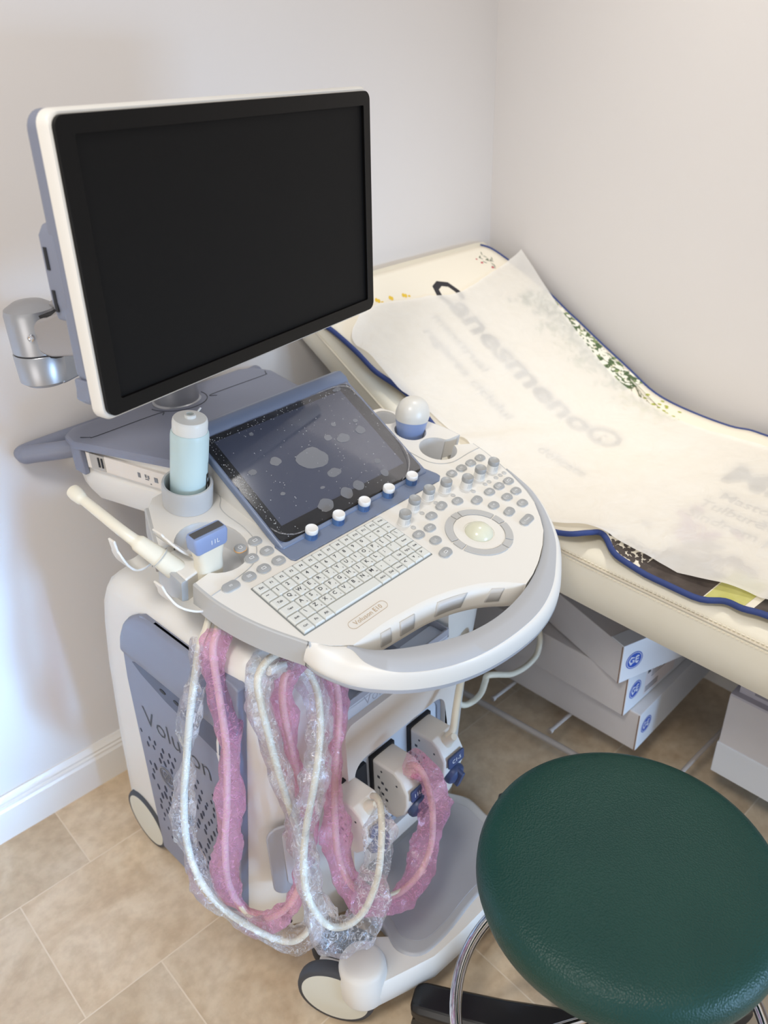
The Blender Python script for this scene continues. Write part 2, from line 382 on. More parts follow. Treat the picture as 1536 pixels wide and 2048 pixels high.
# bulged upper cap with an undercut grip
bm = BM()
prof = [(.0, .712), (.010, .705), (.019, .685), (.024, .655), (.024, .628), (.018, .603), (.006, .590), (-.01, .588), (-.01, .712)]
rings = []
for y, q, k in ((.068, 1.0, .35), (.075, 1.0, .6), (.12, 1.0, .6), (.25, 1.0, .6), (.275, .99, .6), (.30, .93, .58), (.325, .80, .55), (.345, .64, .5), (.362, .42, .4), (.372, .2, .3)):
    rings.append([Vector((DX-.005-o*k, y, .59+(z-.59)*q)) for o, z in prof])
loft(bm, rings); link('grip_cap', bm, SLATE, door, G, sharp=60)
bm = BM()
prism(bm, [(.09, .588), (.33, .588), (.352, .578), (.33, .565), (.26, .545), (.09, .520)], .0035, .0066, M=Mside)
link('grip_recess', bm, mat('slate_recess', '#4E5468', .5), door, G)
for y in (.222, .262):
    bm = BM(); prism(bm, circ(y, .566, .009, 12, ry=.004), .006, .0075, M=Mside); link('latch_hole', bm, DARK, door, G)
bm = BM(); text(bm, 'Voluson', .062, Mside @ TR(.255, .452, .0066) @ Matrix.Scale(-1, 4, (1, 0, 0)), bold=-.012)
link('lettering', bm, INK, door, G)
bm = BM(); rnd = random.Random(3)
for i in range(11):
    for j in range(15):
        y = .165+i*.0215+(.0107 if j % 2 else 0)+rnd.uniform(-.004, .004); z = .395-j*.0200+rnd.uniform(-.004, .004)
        f = 1-abs((y-.285)/.14)**2*.5-abs((z-.27)/.16)**2*.6
        if f < .25 or rnd.random() < .10 or y < fr(z)+.04 or y > .385 or (abs(y-.318) < .032 and abs(z-.318) < .032): continue
        s = .0022+.0050*max(0, f)**1.6*rnd.uniform(.6, 1.25)
        Mh = Mside @ TR(y, z, 0) @ RZ(rnd.uniform(-20, 5))
        prism(bm, circ(0, 0, s*.62, 8, ry=s*1.4), .006, .0068, M=Mh)
o_ = link('vent_holes', bm, mat('vent_dark', '#23283c', .7), door, G); o_['kind'] = 'stuff'
bm = BM()
for r0, r1 in ((.026, .0235), (.021, .0195)):
    prism(bm, circ(.318, .318, r0, 32), .0062, .0078, M=Mside, holes=[circ(.318, .318, r1, 32)])
for a in range(4):
    cx, cy = .318+.009*math.cos(a*PI/2+.6), .318+.009*math.sin(a*PI/2+.6)
    prism(bm, circ(cx, cy, .0055, 16), .0062, .0078, M=Mside, holes=[circ(cx, cy, .004, 16)])
link('emblem', bm, mat('emblem_silver', '#8b8e98', .3, .6), door, G)
# ---- front fascia and port bay
bm = BM()
out = rrect(-.14, .138, .17, .535, .02); hole = rrect(-.125, .108, .21, .442, .03)
Mf = Matrix(((1, 0, 0, 0), (0, 0, -1, .022), (0, 1, 0, 0), (0, 0, 0, 1)))     # (x, z, out)
prism(bm, out, -.01, .022, M=Mf, holes=[hole])
fas = link('front_fascia', bm, WARM, us, G, bevel=.004)
bm = BM(); prism(bm, hole, .0, .012, M=Mf, holes=[rrect(-.116, .098, .222, .430, .022)]); link('bay_surround', bm, mat('bay_grey', '#8D919C', .4), fas, G, bevel=.002)
bm = BM(); prism(bm, rrect(-.116, .098, .222, .430, .022), .0, .008, M=Mf); link('port_plate', bm, mat('bay_plate', '#C9CFD8', .35), fas, G)
SX = (-.147+.03, -.050, .047)
for sx in (-.148+.028, -.0505, .0465):
    bm = BM(); box(bm, sx-.029, sx+.029, .006, .0142, .275, .418); link('probe_socket', bm, DARK, fas, G, bevel=.001)
bm = BM(); prism(bm, rrect(-.138, .130, .534, .562, .006), -.03, .010, M=Mf); link('name_strip', bm, mat('strip_pale', '#C6CCD8', .3), fas, G, bevel=.002)
bm = BM(); text(bm, 'Voluson', .030, Mf @ TR(-.035, .548, .0103), bold=-.01); link('lettering', bm, mat('strip_print', '#A3A6B4', .5), fas, G)
# tray above the fascia
bm = BM(); box(bm, -.137, .132, .012, .112, .553, .558); box(bm, -.137, .132, .012, .016, .553, .572)
for x in (-.137, -.02, .03, .128): box(bm, x, x+.003, .014, .112, .553, .575)
tray = link('tray', bm, mat('tray_grey', '#9A9CA6', .45), us, G, bevel=.001)
bm = BM(); prism(bm, rrect(-.095, -.012, .022, .10, .006), .575, .590); link('card_case', bm, mat('pale_case', '#CFDCE2', .4), tray, G, bevel=.002)
bm = BM()
for k in range(3): box(bm, -.085, -.05, .036+k*.006, .038+k*.006, .5902, .5906)
box(bm, -.045, -.035, .06, .07, .5902, .5906); box(bm, -.085, -.03, .028, .029, .5902, .5906); link('print', bm, INK, tray, G)
# grip pocket on the left front corner
bm = BM()
Mp = TR(-.250, .050, .285) @ RZ(-27) @ Matrix(((1, 0, 0, 0), (0, 0, -1, 0), (0, 1, 0, 0), (0, 0, 0, 1)))
prism(bm, rrect(-.028, .045, -.085, .085, .024), .0, .006, M=Mp); pk = link('service_flap', bm, mat('flap_grey', '#9FA0A6', .45), us, G, bevel=.003)
bm = BM(); prism(bm, rrect(-.002, .04, -.062, .075, .012), .006, .0085, M=Mp); link('flap_inset', bm, mat('flap_inset_grey', '#B6B6BC', .45), pk, G, bevel=.001)
# lower wave trim along the door front edge
bm = BM()
wave = crs([(-.286, .085, .70), (-.292, .115, .55), (-.289, .13, .46), (-.296, .12, .40), (-.286, .145, .33), (-.290, .16, .22), (-.288, .17, .07)], 6)
tube(bm, wave, .010, 10); link('wave_trim', bm, WHITE, us, G)
# ---- foot rest and casters
bm = BM()
pad = crs([(-.145, .03), (-.166, -.02), (-.158, -.08), (-.172, -.13), (-.15, -.168), (-.09, -.176), (0, -.17), (.09, -.176), (.15, -.168), (.172, -.13), (.158, -.08), (.166, -.02), (.145, .03)], 5)
prism(bm, [(p.x, p.y) for p in pad], .105, .128)
foot = link('foot_rest', bm, mat('footrest_grey', '#A7A8AB', .38), us, G, bevel=.007)
bm = BM(); prism(bm, [(p.x*.86, (p.y+.07)*.84-.07) for p in pad], .128, .1295); link('tread_pad', bm, mat('footrest_pad', '#9B9CA2', .5), foot, G, bevel=.001)
bm = BM()
rail = circ(-.236, -.112, .041, 24, R(90), R(262))+[(-.19, -.172), (-.14, -.190), (-.07, -.196), (0, -.198), (.07, -.196), (.14, -.190), (.19, -.172)]+circ(.236, -.112, .041, 24, R(-82), R(90))+[(.19, -.075), (.165, -.10), (.12, -.12), (0, -.12), (-.12, -.12), (-.165, -.10), (-.19, -.075)]
rings = []
for z, k in ((.068, .006), (.074, .001), (.10, 0.), (.118, .003), (.124, .008)):
    rings.append([Vector((x-(k if x > 0 else -k)*.7, y+(k if y < -.12 else -k)*.7, z)) for x, y in rail])
loft(bm, rings)
for s in (-1, 1): lathe(bm, [(.038, .07), (.042, .08), (.042, .115), (.040, .143), (.037, .150), (.030, .154), (0, .156)], 32, TR(s*.236, -.112, 0))
link('front_rail', bm, WHITE, us, G, sharp=45)
def caster(x, y, heading, r=.070):
    Mw = G @ TR(x, y, 0) @ RZ(heading)
    bm = BM(); box(bm, -.012, .012, -.025, .045, .05, .085); lathe(bm, [(.016, .05), (.016, .10)], 16, TR(0, -.045, 0)); prism(bm, rrect(-.02, .02, -.062, -.02, .012), .018, .075)
    c = link('caster', bm, WHITE, us, Mw, bevel=.004)
    for s in (-1, 1):
        bm = BM(); Mx = TR(s*.034, .0, r) @ RY(90)
        lathe(bm, [(r-.012, -.013), (r-.004, -.013), (r-.001, -.008), (r, 0), (r-.001, .008), (r-.004, .013), (r-.012, .013)], 40, Mx)
        link('tyre', bm, RUBBER, c, Mw, sharp=60)
        bm = BM(); lathe(bm, [(0, -.0125), (r-.012, -.0125), (r-.008, -.009), (r-.008, .010), (r-.010, .0132), (0, .0150)], 40, TR(s*.034, .0, r) @ RY(90*s)); link('wheel_cover', bm, HUBC, c, Mw)
caster(-.240, -.064, 28); caster(.205, -.118, -60); caster(-.252, .475, 0); caster(.252, .475, 0)
# ---- column and rear unit
bm = BM(); prism(bm, rrect(-.10, .10, .20, .36, .03), .70, .80); link('lift_column', bm, SILVER, us, G, bevel=.004)
bm = BM(); prism(bm, rrect(-.16, .16, .36, .50, .03), .60, .82); link('rear_column', bm, SLATE, us, G, bevel=.004)
bm = BM(); prism(bm, rrect(-.06, .03, -.02, .05, .02), .735, .76); link('cable_grommet', bm, BLACK, us, G, bevel=.003)
ru = [(-.185, .62), (-.205, .60), (-.212, .565), (-.1965, .50), (-.160, .345), (-.14, .325), (.14, .325), (.160, .345), (.198, .50), (.212, .565), (.205, .60), (.185, .62)]
bm = BM()
def inset(poly, k, cy=.47): return [(x*(1-k/.2), cy+(y-cy)*(1-k/.15)) for x, y in poly]
loft(bm, [[Vector((x, y, z+(.015*(.6-y)/.27 if z > .86 else 0))) for x, y in inset(ru, k)] for z, k in ((.772, .03), (.779, .014), (.80, .004), (.836, 0), (.842, .003), (.846, .003), (.85, 0), (.884, 0))])
rear = link('rear_housing', bm, WHITE, us, G, sharp=30)
# connection panel on the left side of the rear housing
d = Vector((-.160+.212, .345-.565, 0)).normalized()
Mc = Matrix(((d.x, 0, d.y, -.190), (d.y, 0, -d.x, .455), (0, 1, 0, .866), (0, 0, 0, 1)))     # (along to front, up, outward)
bm = BM(); box(bm, -.090, .100, -.014, .016, -.006, .0025, M=Mc); link('port_panel', bm, WARM, rear, G, bevel=.001)
bm = BM(); box(bm, -.080, -.045, -.013, .016, .0005, .0032, M=Mc); link('port_recess', bm, mat('recess_grey', '#A9A5A0', .5), rear, G)
for k in (0, 1):
    bm = BM(); box(bm, -.060+k*.008, -.0565+k*.008, -.006, .012, .003, .0045, M=Mc); link('usb_port', bm, DARK, rear, G)
bm = BM()
for x0, x1, y0, y1 in ((.032, .038, -.003, .006), (.048, .052, .0, .006), (.054, .058, -.001, .005), (.048, .056, -.004, -.002), (.069, .077, -.004, .005), (.058, .061, -.011, -.009)): box(bm, x0, x1, y0, y1, .0026, .003, M=Mc)
link('port_symbols', bm, mat('symbol_grey', '#77787c', .6), rear, G)
# deck cover
bm = BM()
dk = [(-.188, .632), (-.212, .612), (-.222, .565), (-.205, .50), (-.166, .345), (-.150, .322), (-.125, .312), (.125, .312), (.150, .322), (.166, .345), (.205, .50), (.222, .565), (.212, .612), (.188, .632)]
loft(bm, [[Vector((x, y, z+.020*(.62-y)/.3)) for x, y in inset(dk, k)] for z, k in ((.878, .003), (.880, 0), (.888, 0), (.893, .003), (.8945, .008), (.8955, .02))])
deck = link('deck_cover', bm, SLATE, us, G, sharp=30)
bm = BM(); box(bm, -.219, -.208, .55, .585, .835, .885); link('side_clip', bm, SLATE, deck, G, bevel=.003)
def deckz(y): return .8957+.020*(.62-y)/.3
bm = BM()
seam = crs([(-.205, .565), (-.195, .55), (-.182, .545), (-.06, .545), (-.06, .53)], 6); seam2 = crs([(.205, .565), (.195, .55), (.182, .545), (.06, .545), (.06, .53)], 6)
for s_ in (seam, seam2): tube(bm, [Vector((p.x, p.y, deckz(p.y))) for p in s_], .0008, 6)
arc = [Vector((.055*math.cos(a), .575+.06*math.sin(a), deckz(.575+.06*math.sin(a)))) for a in [R(180)+R(180)*i/24 for i in range(25)]]
tube(bm, arc, .0009, 6); link('deck_seam', bm, INK, deck, G)
# rear handle
bm = BM(); hp = crs([(-.17, .60, .862), (-.205, .625, .858), (-.252, .668, .852), (-.262, .680, .850), (-.235, .69, .850), (0, .69, .85), (.235, .69, .85), (.262, .680, .850), (.252, .668, .852), (.205, .625, .858), (.17, .60, .862)], 6)
tube(bm, hp, .0165, 16); link('rear_handle', bm, SLATE, us, G)
# ---- monitor arm
arm_root_z = .90
bm = BM(); lathe(bm, [(.046, .893), (.046, .900), (.042, .903), (.040, .99), (.040, 1.035), (.036, 1.045), (0, 1.048)], 40, TR(.0, .575, 0))
arm = link('monitor_arm', bm, ALU, us, G)
bm = BM(); p = crs([(.0, .575, 1.035), (-.09, .54, 1.055), (-.20, .470, 1.080), (-.275, .442, 1.081)], 6)
loft(bm, [[q+Vector((0, 0, z))+n for n, z in ((Vector((.0, -.026, 0)), -.024), (Vector((0, .026, 0)), -.024), (Vector((0, .026, 0)), .018), (Vector((0, .018, 0)), .026), (Vector((0, -.018, 0)), .026), (Vector((0, -.026, 0)), .018))] for q in p])
link('lower_arm', bm, ALU, arm, G, bevel=.003)
bm = BM(); lathe(bm, [(.030, 1.056), (.037, 1.062), (.038, 1.102), (.037, 1.1035)], 40, TR(-.283, .452, 0)); link('elbow_base', bm, ALU, arm, G)
bm = BM(); lathe(bm, [(.0355, 1.1045), (.037, 1.106), (.037, 1.160), (.035, 1.167), (.022, 1.175), (0, 1.178)], 40, TR(-.283, .452, 0)); link('elbow_head', bm, ALU, arm, G)
bm = BM(); lathe(bm, [(.005, 0), (.005, .003), (.0035, .004), (0, .002)], 16, TR(-.303, .4205, 1.134) @ RZ(-147+90) @ RX(90)); link('elbow_screw', bm, STEEL, arm, G)
Ml_ = TR(-.283, .452, 1.132) @ RZ(-45.7) @ RX(90)
bm = BM(); prism(bm, circ(.034, 0, .0285, 18, R(90), R(270))+[(.085, -.028), (.20, -.010), (.24, .02), (.24, .10), (.20, .085), (.10, .052)], -.020, .034, M=Ml_)
bmg = BM(); prism(bmg, circ(.032, 0, .0320, 24), -.0175, .0285, M=Ml_); link('hinge_gap', bmg, DARK, arm, G)
link('tilt_link', bm, mat('arm_grey', '#8F8C8D', .42), arm, G, bevel=.004)
bm = BM(); tube(bm, [V3(-.262, .43, 1.158), V3(-.236, .455, 1.158)], .013, 20); link('pivot_cap', bm, mat('arm_grey', '#A9A6A8', .42), arm, G)
bm = BM(); box(bm, -.14, -.03, .238, .262, 1.18, 1.30); link('mounting_plate', bm, DARK, arm, G, bevel=.004)
# ---- monitor  (x right, y up, z towards viewer)
MF_ = TR(.623, .939, 1.267) @ RZ(14.0) @ RX(90) @ RZ(-1.7)
bm = BM()
o1 = rrect(-.278, .274, -.161, .161, .014, 6); o2 = rrect(-.281, .277, -.164, .164, .016, 6); o3 = rrect(-.268, .268, -.152, .155, .018, 6)
loft(bm, [[Vector((x, y, z)) for x, y in o] for o, z in ((o3, -.0185), (o2, -.0155), (o2, -.004), (o1, .000))])
mon = link('display', bm, WHITE, us, MF_, sharp=50)
bm = BM(); prism(bm, rrect(-.2755, .2715, -.1585, .1585, .012, 6), .0, .0055, holes=[rrect(-.254, .2555, -.141, .140, .002, 2)]); link('bezel', bm, BEZEL, mon, MF_, bevel=.0015)
bm = BM(); box(bm, -.255, .2565, -.142, .141, .0002, .0010); link('screen', bm, SCREEN, mon, MF_)
bm = BM()
o4 = rrect(-.279, .275, -.125, .163, .018, 6)
loft(bm, [[Vector((x, y, z)) for x, y in o] for o, z in ((rrect(-.20, .20, -.08, .12, .03, 6), -.058), (rrect(-.235, .235, -.11, .140, .03, 6), -.046), (rrect(-.272, .268, -.12, .155, .02, 6), -.040), (o4, -.035), (o4, -.018))])
prism(bm, [(-.277, -.050), (-.280, -.030), (-.280, .042), (-.273, .052), (-.255, .056), (-.255, -.060)], -.052, -.026)
link('rear_cover', bm, mat('rear_cover_slate', '#767C8E', .42), mon, MF_, bevel=.003)
for y in (.018, -.028):
    bm = BM(); box(bm, -.2812, -.2795, y-.012, y+.012, -.046, -.041); link('cooling_slot', bm, DARK, mon, MF_)
bm = BM(); prism(bm, [(-.279, -.118), (-.262, -.118), (-.262, -.142), (-.270, -.152), (-.281, -.142), (-.279, -.130)], -.042, -.018); link('cable_clip', bm, mat('rear_cover_slate', '#767C8E', .42), mon, MF_, bevel=.002)

# ================================================================== CONSOLE (x right, y back along the slope, z normal)
def arc_in(cx, cy, r, a0, a1, n=18): return [(cx+r*math.cos(R(a0+(a1-a0)*i/n)), cy+r*math.sin(R(a0+(a1-a0)*i/n))) for i in range(n+1)]
# right rear edge with slotted cups; going counter-clockwise (front right -> back -> left)
right_front = [(.073, -.184), (.101, -.177), (.132, -.165), (.165, -.148), (.196, -.128), (.219, -.105), (.243, -.076), (.258, -.048), (.274, -.004), (.285, .039), (.291, .072), (.293, .098)]
CR = (.229, .125, .034)
cupR = [(.278, .106)]+arc_in(CR[0], CR[1], CR[2], -18, -342, 26)+[(.268, .133)]
right_back = [(.294, .131), (.290, .16), (.276, .205), (.256, .244), (.238, .277), (.20, .285)]
EL = (-.232, .158, .050, .058)
def ell(a, k=1.0): return (EL[0]+EL[2]*k*math.cos(R(a)), EL[1]+EL[3]*k*math.sin(R(a)))
left_back = [(-.20, .305), (-.235, .300), (-.252, .285), (-.266, .255), (-.281, .222), (-.289, .203)]
CL_ = (-.234, .138, .040)
cupL = [ell(a) for a in range(142, -134, -12)]+[ell(-134)]
left_front = [(-.293, .112), (-.293, .098), (-.291, .068), (-.284, .032), (-.274, .0), (-.262, -.029), (-.246, -.063), (-.228, -.088), (-.205, -.106)]
lip_up = [(-.2045, -.1065), (-.185, -.106), (-.15, -.105), (-.118, -.1065), (-.068, -.112), (-.023, -.123), (.018, -.139), (.045, -.156), (.062, -.172), (.0725, -.1835)]
lip_up_s = [(p.x, p.y) for p in crs([(x, y, 0) for x, y in lip_up], 4)]
outline = right_front+cupR+right_back+left_back+cupL+left_front+lip_up_s
holes = [circ(.229, .192, .029, 28), circ(.224, .250, .022, 24)]
bm = BM(); prism(bm, outline, -.040, 0.0, holes=holes)
con = link('console', bm, WHITE, us, CF, bevel=.0022, seg=3)
# cup liners
def cup(name, cx, cy, r, depth, parent, a0=0, a1=360, m=LGREY):
    bm = BM(); n = 30; full = (a1-a0) == 360
    outer = []
    for k in range(n if full else n+1):
        a = R(a0+(a1-a0)*k/n); outer.append((math.cos(a), math.sin(a)))
    rings = [[Vector((cx+c*rr, cy+s*rr, z)) for c, s in outer] for rr, z in ((r+.0004, -.0012), (r-.0015, -.004), (r-.005, -depth), (r-.003, -depth-.002), (r+.002, -.038))]
    loft(bm, rings, closed=full, caps=False)
    if full: lathe(bm, [(0, -depth), (r-.004, -depth)], n, TR(cx, cy, 0), cap=False)
    return link(name, bm, m, parent, CF)
cup('probe_cup', CR[0], CR[1], CR[2], .060, con, 18, 342); cup('probe_cup', .229, .192, .029, .055, con); cup('probe_cup', .224, .250, .022, .05, con)
rings = [[Vector((*ell(a, k), z)) for a in range(142, -140, -8)] for k, z in ((1.008, -.0012), (.97, -.005), (.90, -.028), (.84, -.036), (.05, -.040))]
bm = BM(); loft(bm, rings, closed=False, caps=False); link('probe_dish', bm, LGREY, con, CF)
bm = BM(); prism(bm, [(-.300, .182), (-.276, .186), (-.266, .165), (-.268, .140), (-.276, .128), (-.300, .124)], -.044, 0); link('dish_wall', bm, WHITE, con, CF, bevel=.003)
# shallow dish behind the left cup and the raised gel bottle ring
bm = BM()
lathe(bm, [(.034, .0), (.0375, .0004), (.038, .036), (.037, .0385), (.034, .0385), (.033, .036), (.032, -.03), (0, -.03)], 48, TR(-.198, .262, 0), cap=False)
link('bottle_holder', bm, LGREY, con, CF)
bm = BM(); # rim seam
for pth in (crs([(-.150, .29, .0004), (-.152, .245, .0004), (-.168, .222, .0004), (-.172, .20, .0004), (-.170, .16, .0004), (-.178, .125, .0004), (-.205, .095, .0004), (-.245, .084, .0004), (-.291, .078, .0004)], 8),
            crs([(.165, .17, .0004), (.178, .15, .0004), (.186, .105, .0004), (.215, .083, .0004), (.262, .083, .0004), (.291, .082, .0004)], 8)):
    tube(bm, pth, .0007, 6)
link('dish_seam', bm, SILVER, con, CF)
# side caps
def band(path, out, z0, z1, th=.004):
    """vertical strip following path (x,y), offset outwards"""
    bm = BM(); P = [Vector((x, y, 0)) for x, y in path]; rings = []
    for i, p in enumerate(P):
        t = (P[min(i+1, len(P)-1)]-P[max(i-1, 0)]).normalized(); n = Vector((t.y, -t.x, 0))*out
        rings.append([p+V3(0, 0, z1), p+n*th*.7+V3(0, 0, z1), p+n*th+V3(0, 0, z1-.002), p+n*th+V3(0, 0, z0+.002), p+n*th*.6+V3(0, 0, z0), p-n*.004+V3(0, 0, z0), p-n*.004+V3(0, 0, z1-.003)])
    loft(bm, rings); return bm
lf = crs([(x, y, 0) for x, y in left_front[:7]]+[(-.2465, -.066, 0)], 4)
link('left_bumper', band([(p.x, p.y) for p in lf], 1, -.046, .0002), SILVER, con, CF, sharp=30)
link('side_cap', band([(-.252, .285), (-.266, .255), (-.281, .222), (-.289, .204)], 1, -.05, -.001, .006), SILVER, con, CF, sharp=30)
link('side_cap', band([(-.298, .184), (-.301, .155), (-.301, .124)], 1, -.05, -.001, .006), SILVER, con, CF, sharp=30)
rf = crs([(x, y, 0) for x, y in right_front[6:]], 4)
link('right_bumper', band([(p.x, p.y) for p in rf], 1, -.046, -.0005, .003), SILVER, con, CF, sharp=30)
link('side_cap', band([(.294, .131), (.290, .16), (.276, .205), (.256, .244), (.238, .277)], 1, -.05, -.001, .004), LGREY, con, CF, sharp=30)
# front handle
I = [(-.241, -.066), (-.228, -.088), (-.2065, -.106), (-.190, -.125), (-.165, -.144), (-.135, -.161), (-.105, -.175), (-.064, -.189), (-.015, -.1955), (.035, -.193), (.085, -.183), (.135, -.165), (.185, -.137), (.225, -.100), (.256, -.055), (.272, -.013), (.280, .012)]
Mm = [(-.2415, -.066), (-.230, -.088), (-.212, -.108), (-.213, -.138), (-.200, -.167), (-.172, -.192), (-.130, -.214), (-.075, -.229), (-.012, -.234), (.045, -.230), (.098, -.214), (.145, -.188), (.195, -.152), (.238, -.103), (.266, -.056), (.278, -.013), (.2825, .012)]
Oo = [(-.252, -.066), (-.252, -.088), (-.246, -.110), (-.232, -.138), (-.208, -.166), (-.176, -.193), (-.132, -.217), (-.077, -.234), (-.012, -.242), (.048, -.240), (.105, -.225), (.155, -.198), (.205, -.160), (.248, -.110), (.279, -.056), (.290, -.013), (.294, .012)]
Is, Ms, Os = [crs([(x, y, 0) for x, y in q], 6) for q in (I, Mm, Oo)]
def z_(v, z): return Vector((v.x, v.y, z))
rings = []
for i, m_, o in zip(Is, Ms, Os):
    rings.append([z_(m_, -.0005), z_(m_.lerp(o, .35), -.003), z_(m_.lerp(o, .75), -.010), z_(m_.lerp(o, .97), -.022), z_(o, -.031), z_(o.lerp(m_, .08), -.033), z_(o.lerp(i, .45), -.036), z_(i.lerp(o, .06), -.034), z_(i.lerp(o, -.01), -.026), z_(i, -.004), z_(i.lerp(m_, .2), -.001)])
bm = BM(); loft(bm, rings); hnd = link('front_handle', bm, WHITE, con, CF, sharp=60)
rings = [[z_(i, -.0038), z_(i.lerp(m_, .12), .0002), z_(i.lerp(m_, .5), .0012), z_(m_.lerp(i, .03), .0004), z_(m_.lerp(i, .0), -.002)] for i, m_ in list(zip(Is, Ms))[11:]]
bm = BM(); loft(bm, rings, closed=False, caps=False); link('handle_inlay', bm, mat('inlay_grey', '#ABAFB6', .4), hnd, CF, sharp=60)
rings = [[z_(o.lerp(m_, -.04), -.031), z_(o.lerp(m_, -.06), -.0335), z_(o.lerp(m_, .05), -.0385), z_(o.lerp(i, .5), -.0385), z_(o.lerp(i, .5), -.033), ] for i, m_, o in list(zip(Is, Ms, Os))[3:]]
bm = BM(); loft(bm, rings); link('handle_rim', bm, mat('rim_grey', '#A3A6AE', .4), hnd, CF, sharp=60)
# finger lip around the hand hole
lo = [(-.203, -.109), (-.186, -.115), (-.155, -.120), (-.124, -.1225), (-.082, -.1255), (-.044, -.132), (-.012, -.142), (.018, -.156), (.05, -.176), (.076, -.1845)]
U_, D_ = crs([(x, y, 0) for x, y in lip_up], 6), crs([(x, y, 0) for x, y in lo], 6)
rings = []
for a, c in zip(U_, D_):
    d_ = (c-a)
    rings.append([z_(a, -.0001), z_(a+d_*.3, -.0012), z_(a+d_*.6, -.006), z_(a+d_*.85, -.0145), z_(a+d_*1.0, -.027), z_(a+d_*.95, -.034), z_(a+d_*.6, -.042), z_(a, -.046), z_(a-d_*.6, -.04)])
bm = BM(); loft(bm, rings, closed=False, caps=False); lip = link('finger_lip', bm, WHITE, con, CF, sharp=70)
def on_lip(t0, t1, f0=.52, f1=.97, lift=.0010, n=8):
    """small plate following the lip between parameters"""
    bm = BM(); N = len(U_)-1; V_ = []
    for k in range(n+1):
        t = t0+(t1-t0)*k/n; i = int(t*N); fr_ = t*N-i; j = min(i+1, N)
        a = U_[i].lerp(U_[j], fr_); c = D_[i].lerp(D_[j], fr_); d_ = c-a; row = []
        for f in (f0, (f0+f1)/2, f1):
            z = -.0012-(f-.3)/.3*.0048 if f < .6 else (-.006-(f-.6)/.25*.0085 if f < .85 else -.0145-(f-.85)/.15*.0125)
            nrm = Vector((d_.x, d_.y, .008)).normalized(); row.append(z_(a+d_*f, z)+nrm*lift)
        V_.append(row)
    loft(bm, V_, closed=False, caps=False)
    return bm
for t0, t1, f1_ in ((.20, .265, 1), (.325, .395, 1), (.50, .645, 1), (.775, .84, .98)):
    o_ = link('finger_button', on_lip(t0, t1), LGREY, con, CF); s_ = o_.modifiers.new('s', 'SOLIDIFY'); s_.thickness = .0016; s_.offset = 0
# model lettering
bm = BM(); Mt = TR(-.151, -.0805, .0004) @ RZ(1.5); text(bm, 'Voluson E10', .0105, Mt, bold=.0); prism(bm, rrect(-.036, .036, -.0075, .0075, .0074), 0, .0002, M=Mt, holes=[rrect(-.0355, .0355, -.007, .007, .0069)])
link('lettering', bm, INKG, con, CF)
# ---- keyboard
kb = BM(); KX0, KY1, U1 = -.2415, .0545, .01795
prism(kb, rrect(KX0-.0015, KX0+14*U1+.0015, KY1-6*U1-.0015, KY1+.0015, .001), -.001, .0006)
kbo = link('keyboard', kb, mat('keyboard_well', '#7c807f', .6), us, CF)
rows = [
    [('Esc', 1)]+[('F%d' % i, 1) for i in range(1, 13)]+[('PrtSc', 1)],
    [('~', 1)]+[(c, 1) for c in '1234567890-=']+[('<-', 1)],
    [('Tab', 1.3)]+[(c, 1) for c in 'QWERTYUIOP[']+[(']', .85), ('\\', .85)],
    [('Caps', 1.6)]+[(c, 1) for c in 'ASDFGHJKL;\'']+[('Enter', 1.4)],
    [('Shift', 1.15), ('\\', 1)]+[(c, 1) for c in 'ZXCVBNM,.']+[('Up', 1), ('PgUp', .95), ('Shift', .9)],
    [('Ctrl', 1.1), ('Fn', 1), ('Alt', 1), ('', 5.1), ('AltGr', 1), ('Del', .95), ('Home', .95), ('<', .97), ('v', .97), ('>', .96)]]
for ri, row in enumerate(rows):
    x = KX0; tot = sum(w for _, w in row); y1 = KY1-ri*U1
    for s, w in row:
        w = w*14/tot*U1; cx, cy = x+w/2, y1-U1/2; hx, hy = w/2-.0006, U1/2-.0006; bm = BM()
        A = [Vector((sx*hx, sy*hy, .0006)) for sx, sy in ((-1, -1), (1, -1), (1, 1), (-1, 1))]
        B = [Vector((sx*(hx-.0004), sy*(hy-.0004), .0028)) for sx, sy in ((-1, -1), (1, -1), (1, 1), (-1, 1))]
        Cc = [Vector((sx*(hx-.0018), sy*(hy-.0014)+.0004, .0040)) for sx, sy in ((-1, -1), (1, -1), (1, 1), (-1, 1))]
        loft(bm, [A, B, Cc])
        if s:
            sz = .0084 if len(s) == 1 else (.0056 if len(s) < 4 else .0044)
            pos = (-hx*.30, hy*.25) if len(s) == 1 else (0, 0)
            text(bm, s, sz, TR(pos[0], pos[1], .0042), mi=1, bold=.02)
            if len(s) == 1 and s.isalpha(): text(bm, s.lower() if s not in 'IL' else 'i', .0042, TR(hx*.4, -hy*.4, .0042), mi=1, bold=.01)
        link('key', bm, [KEY, INK], kbo, CF @ TR(cx, cy, 0), bevel=0)
        x += w
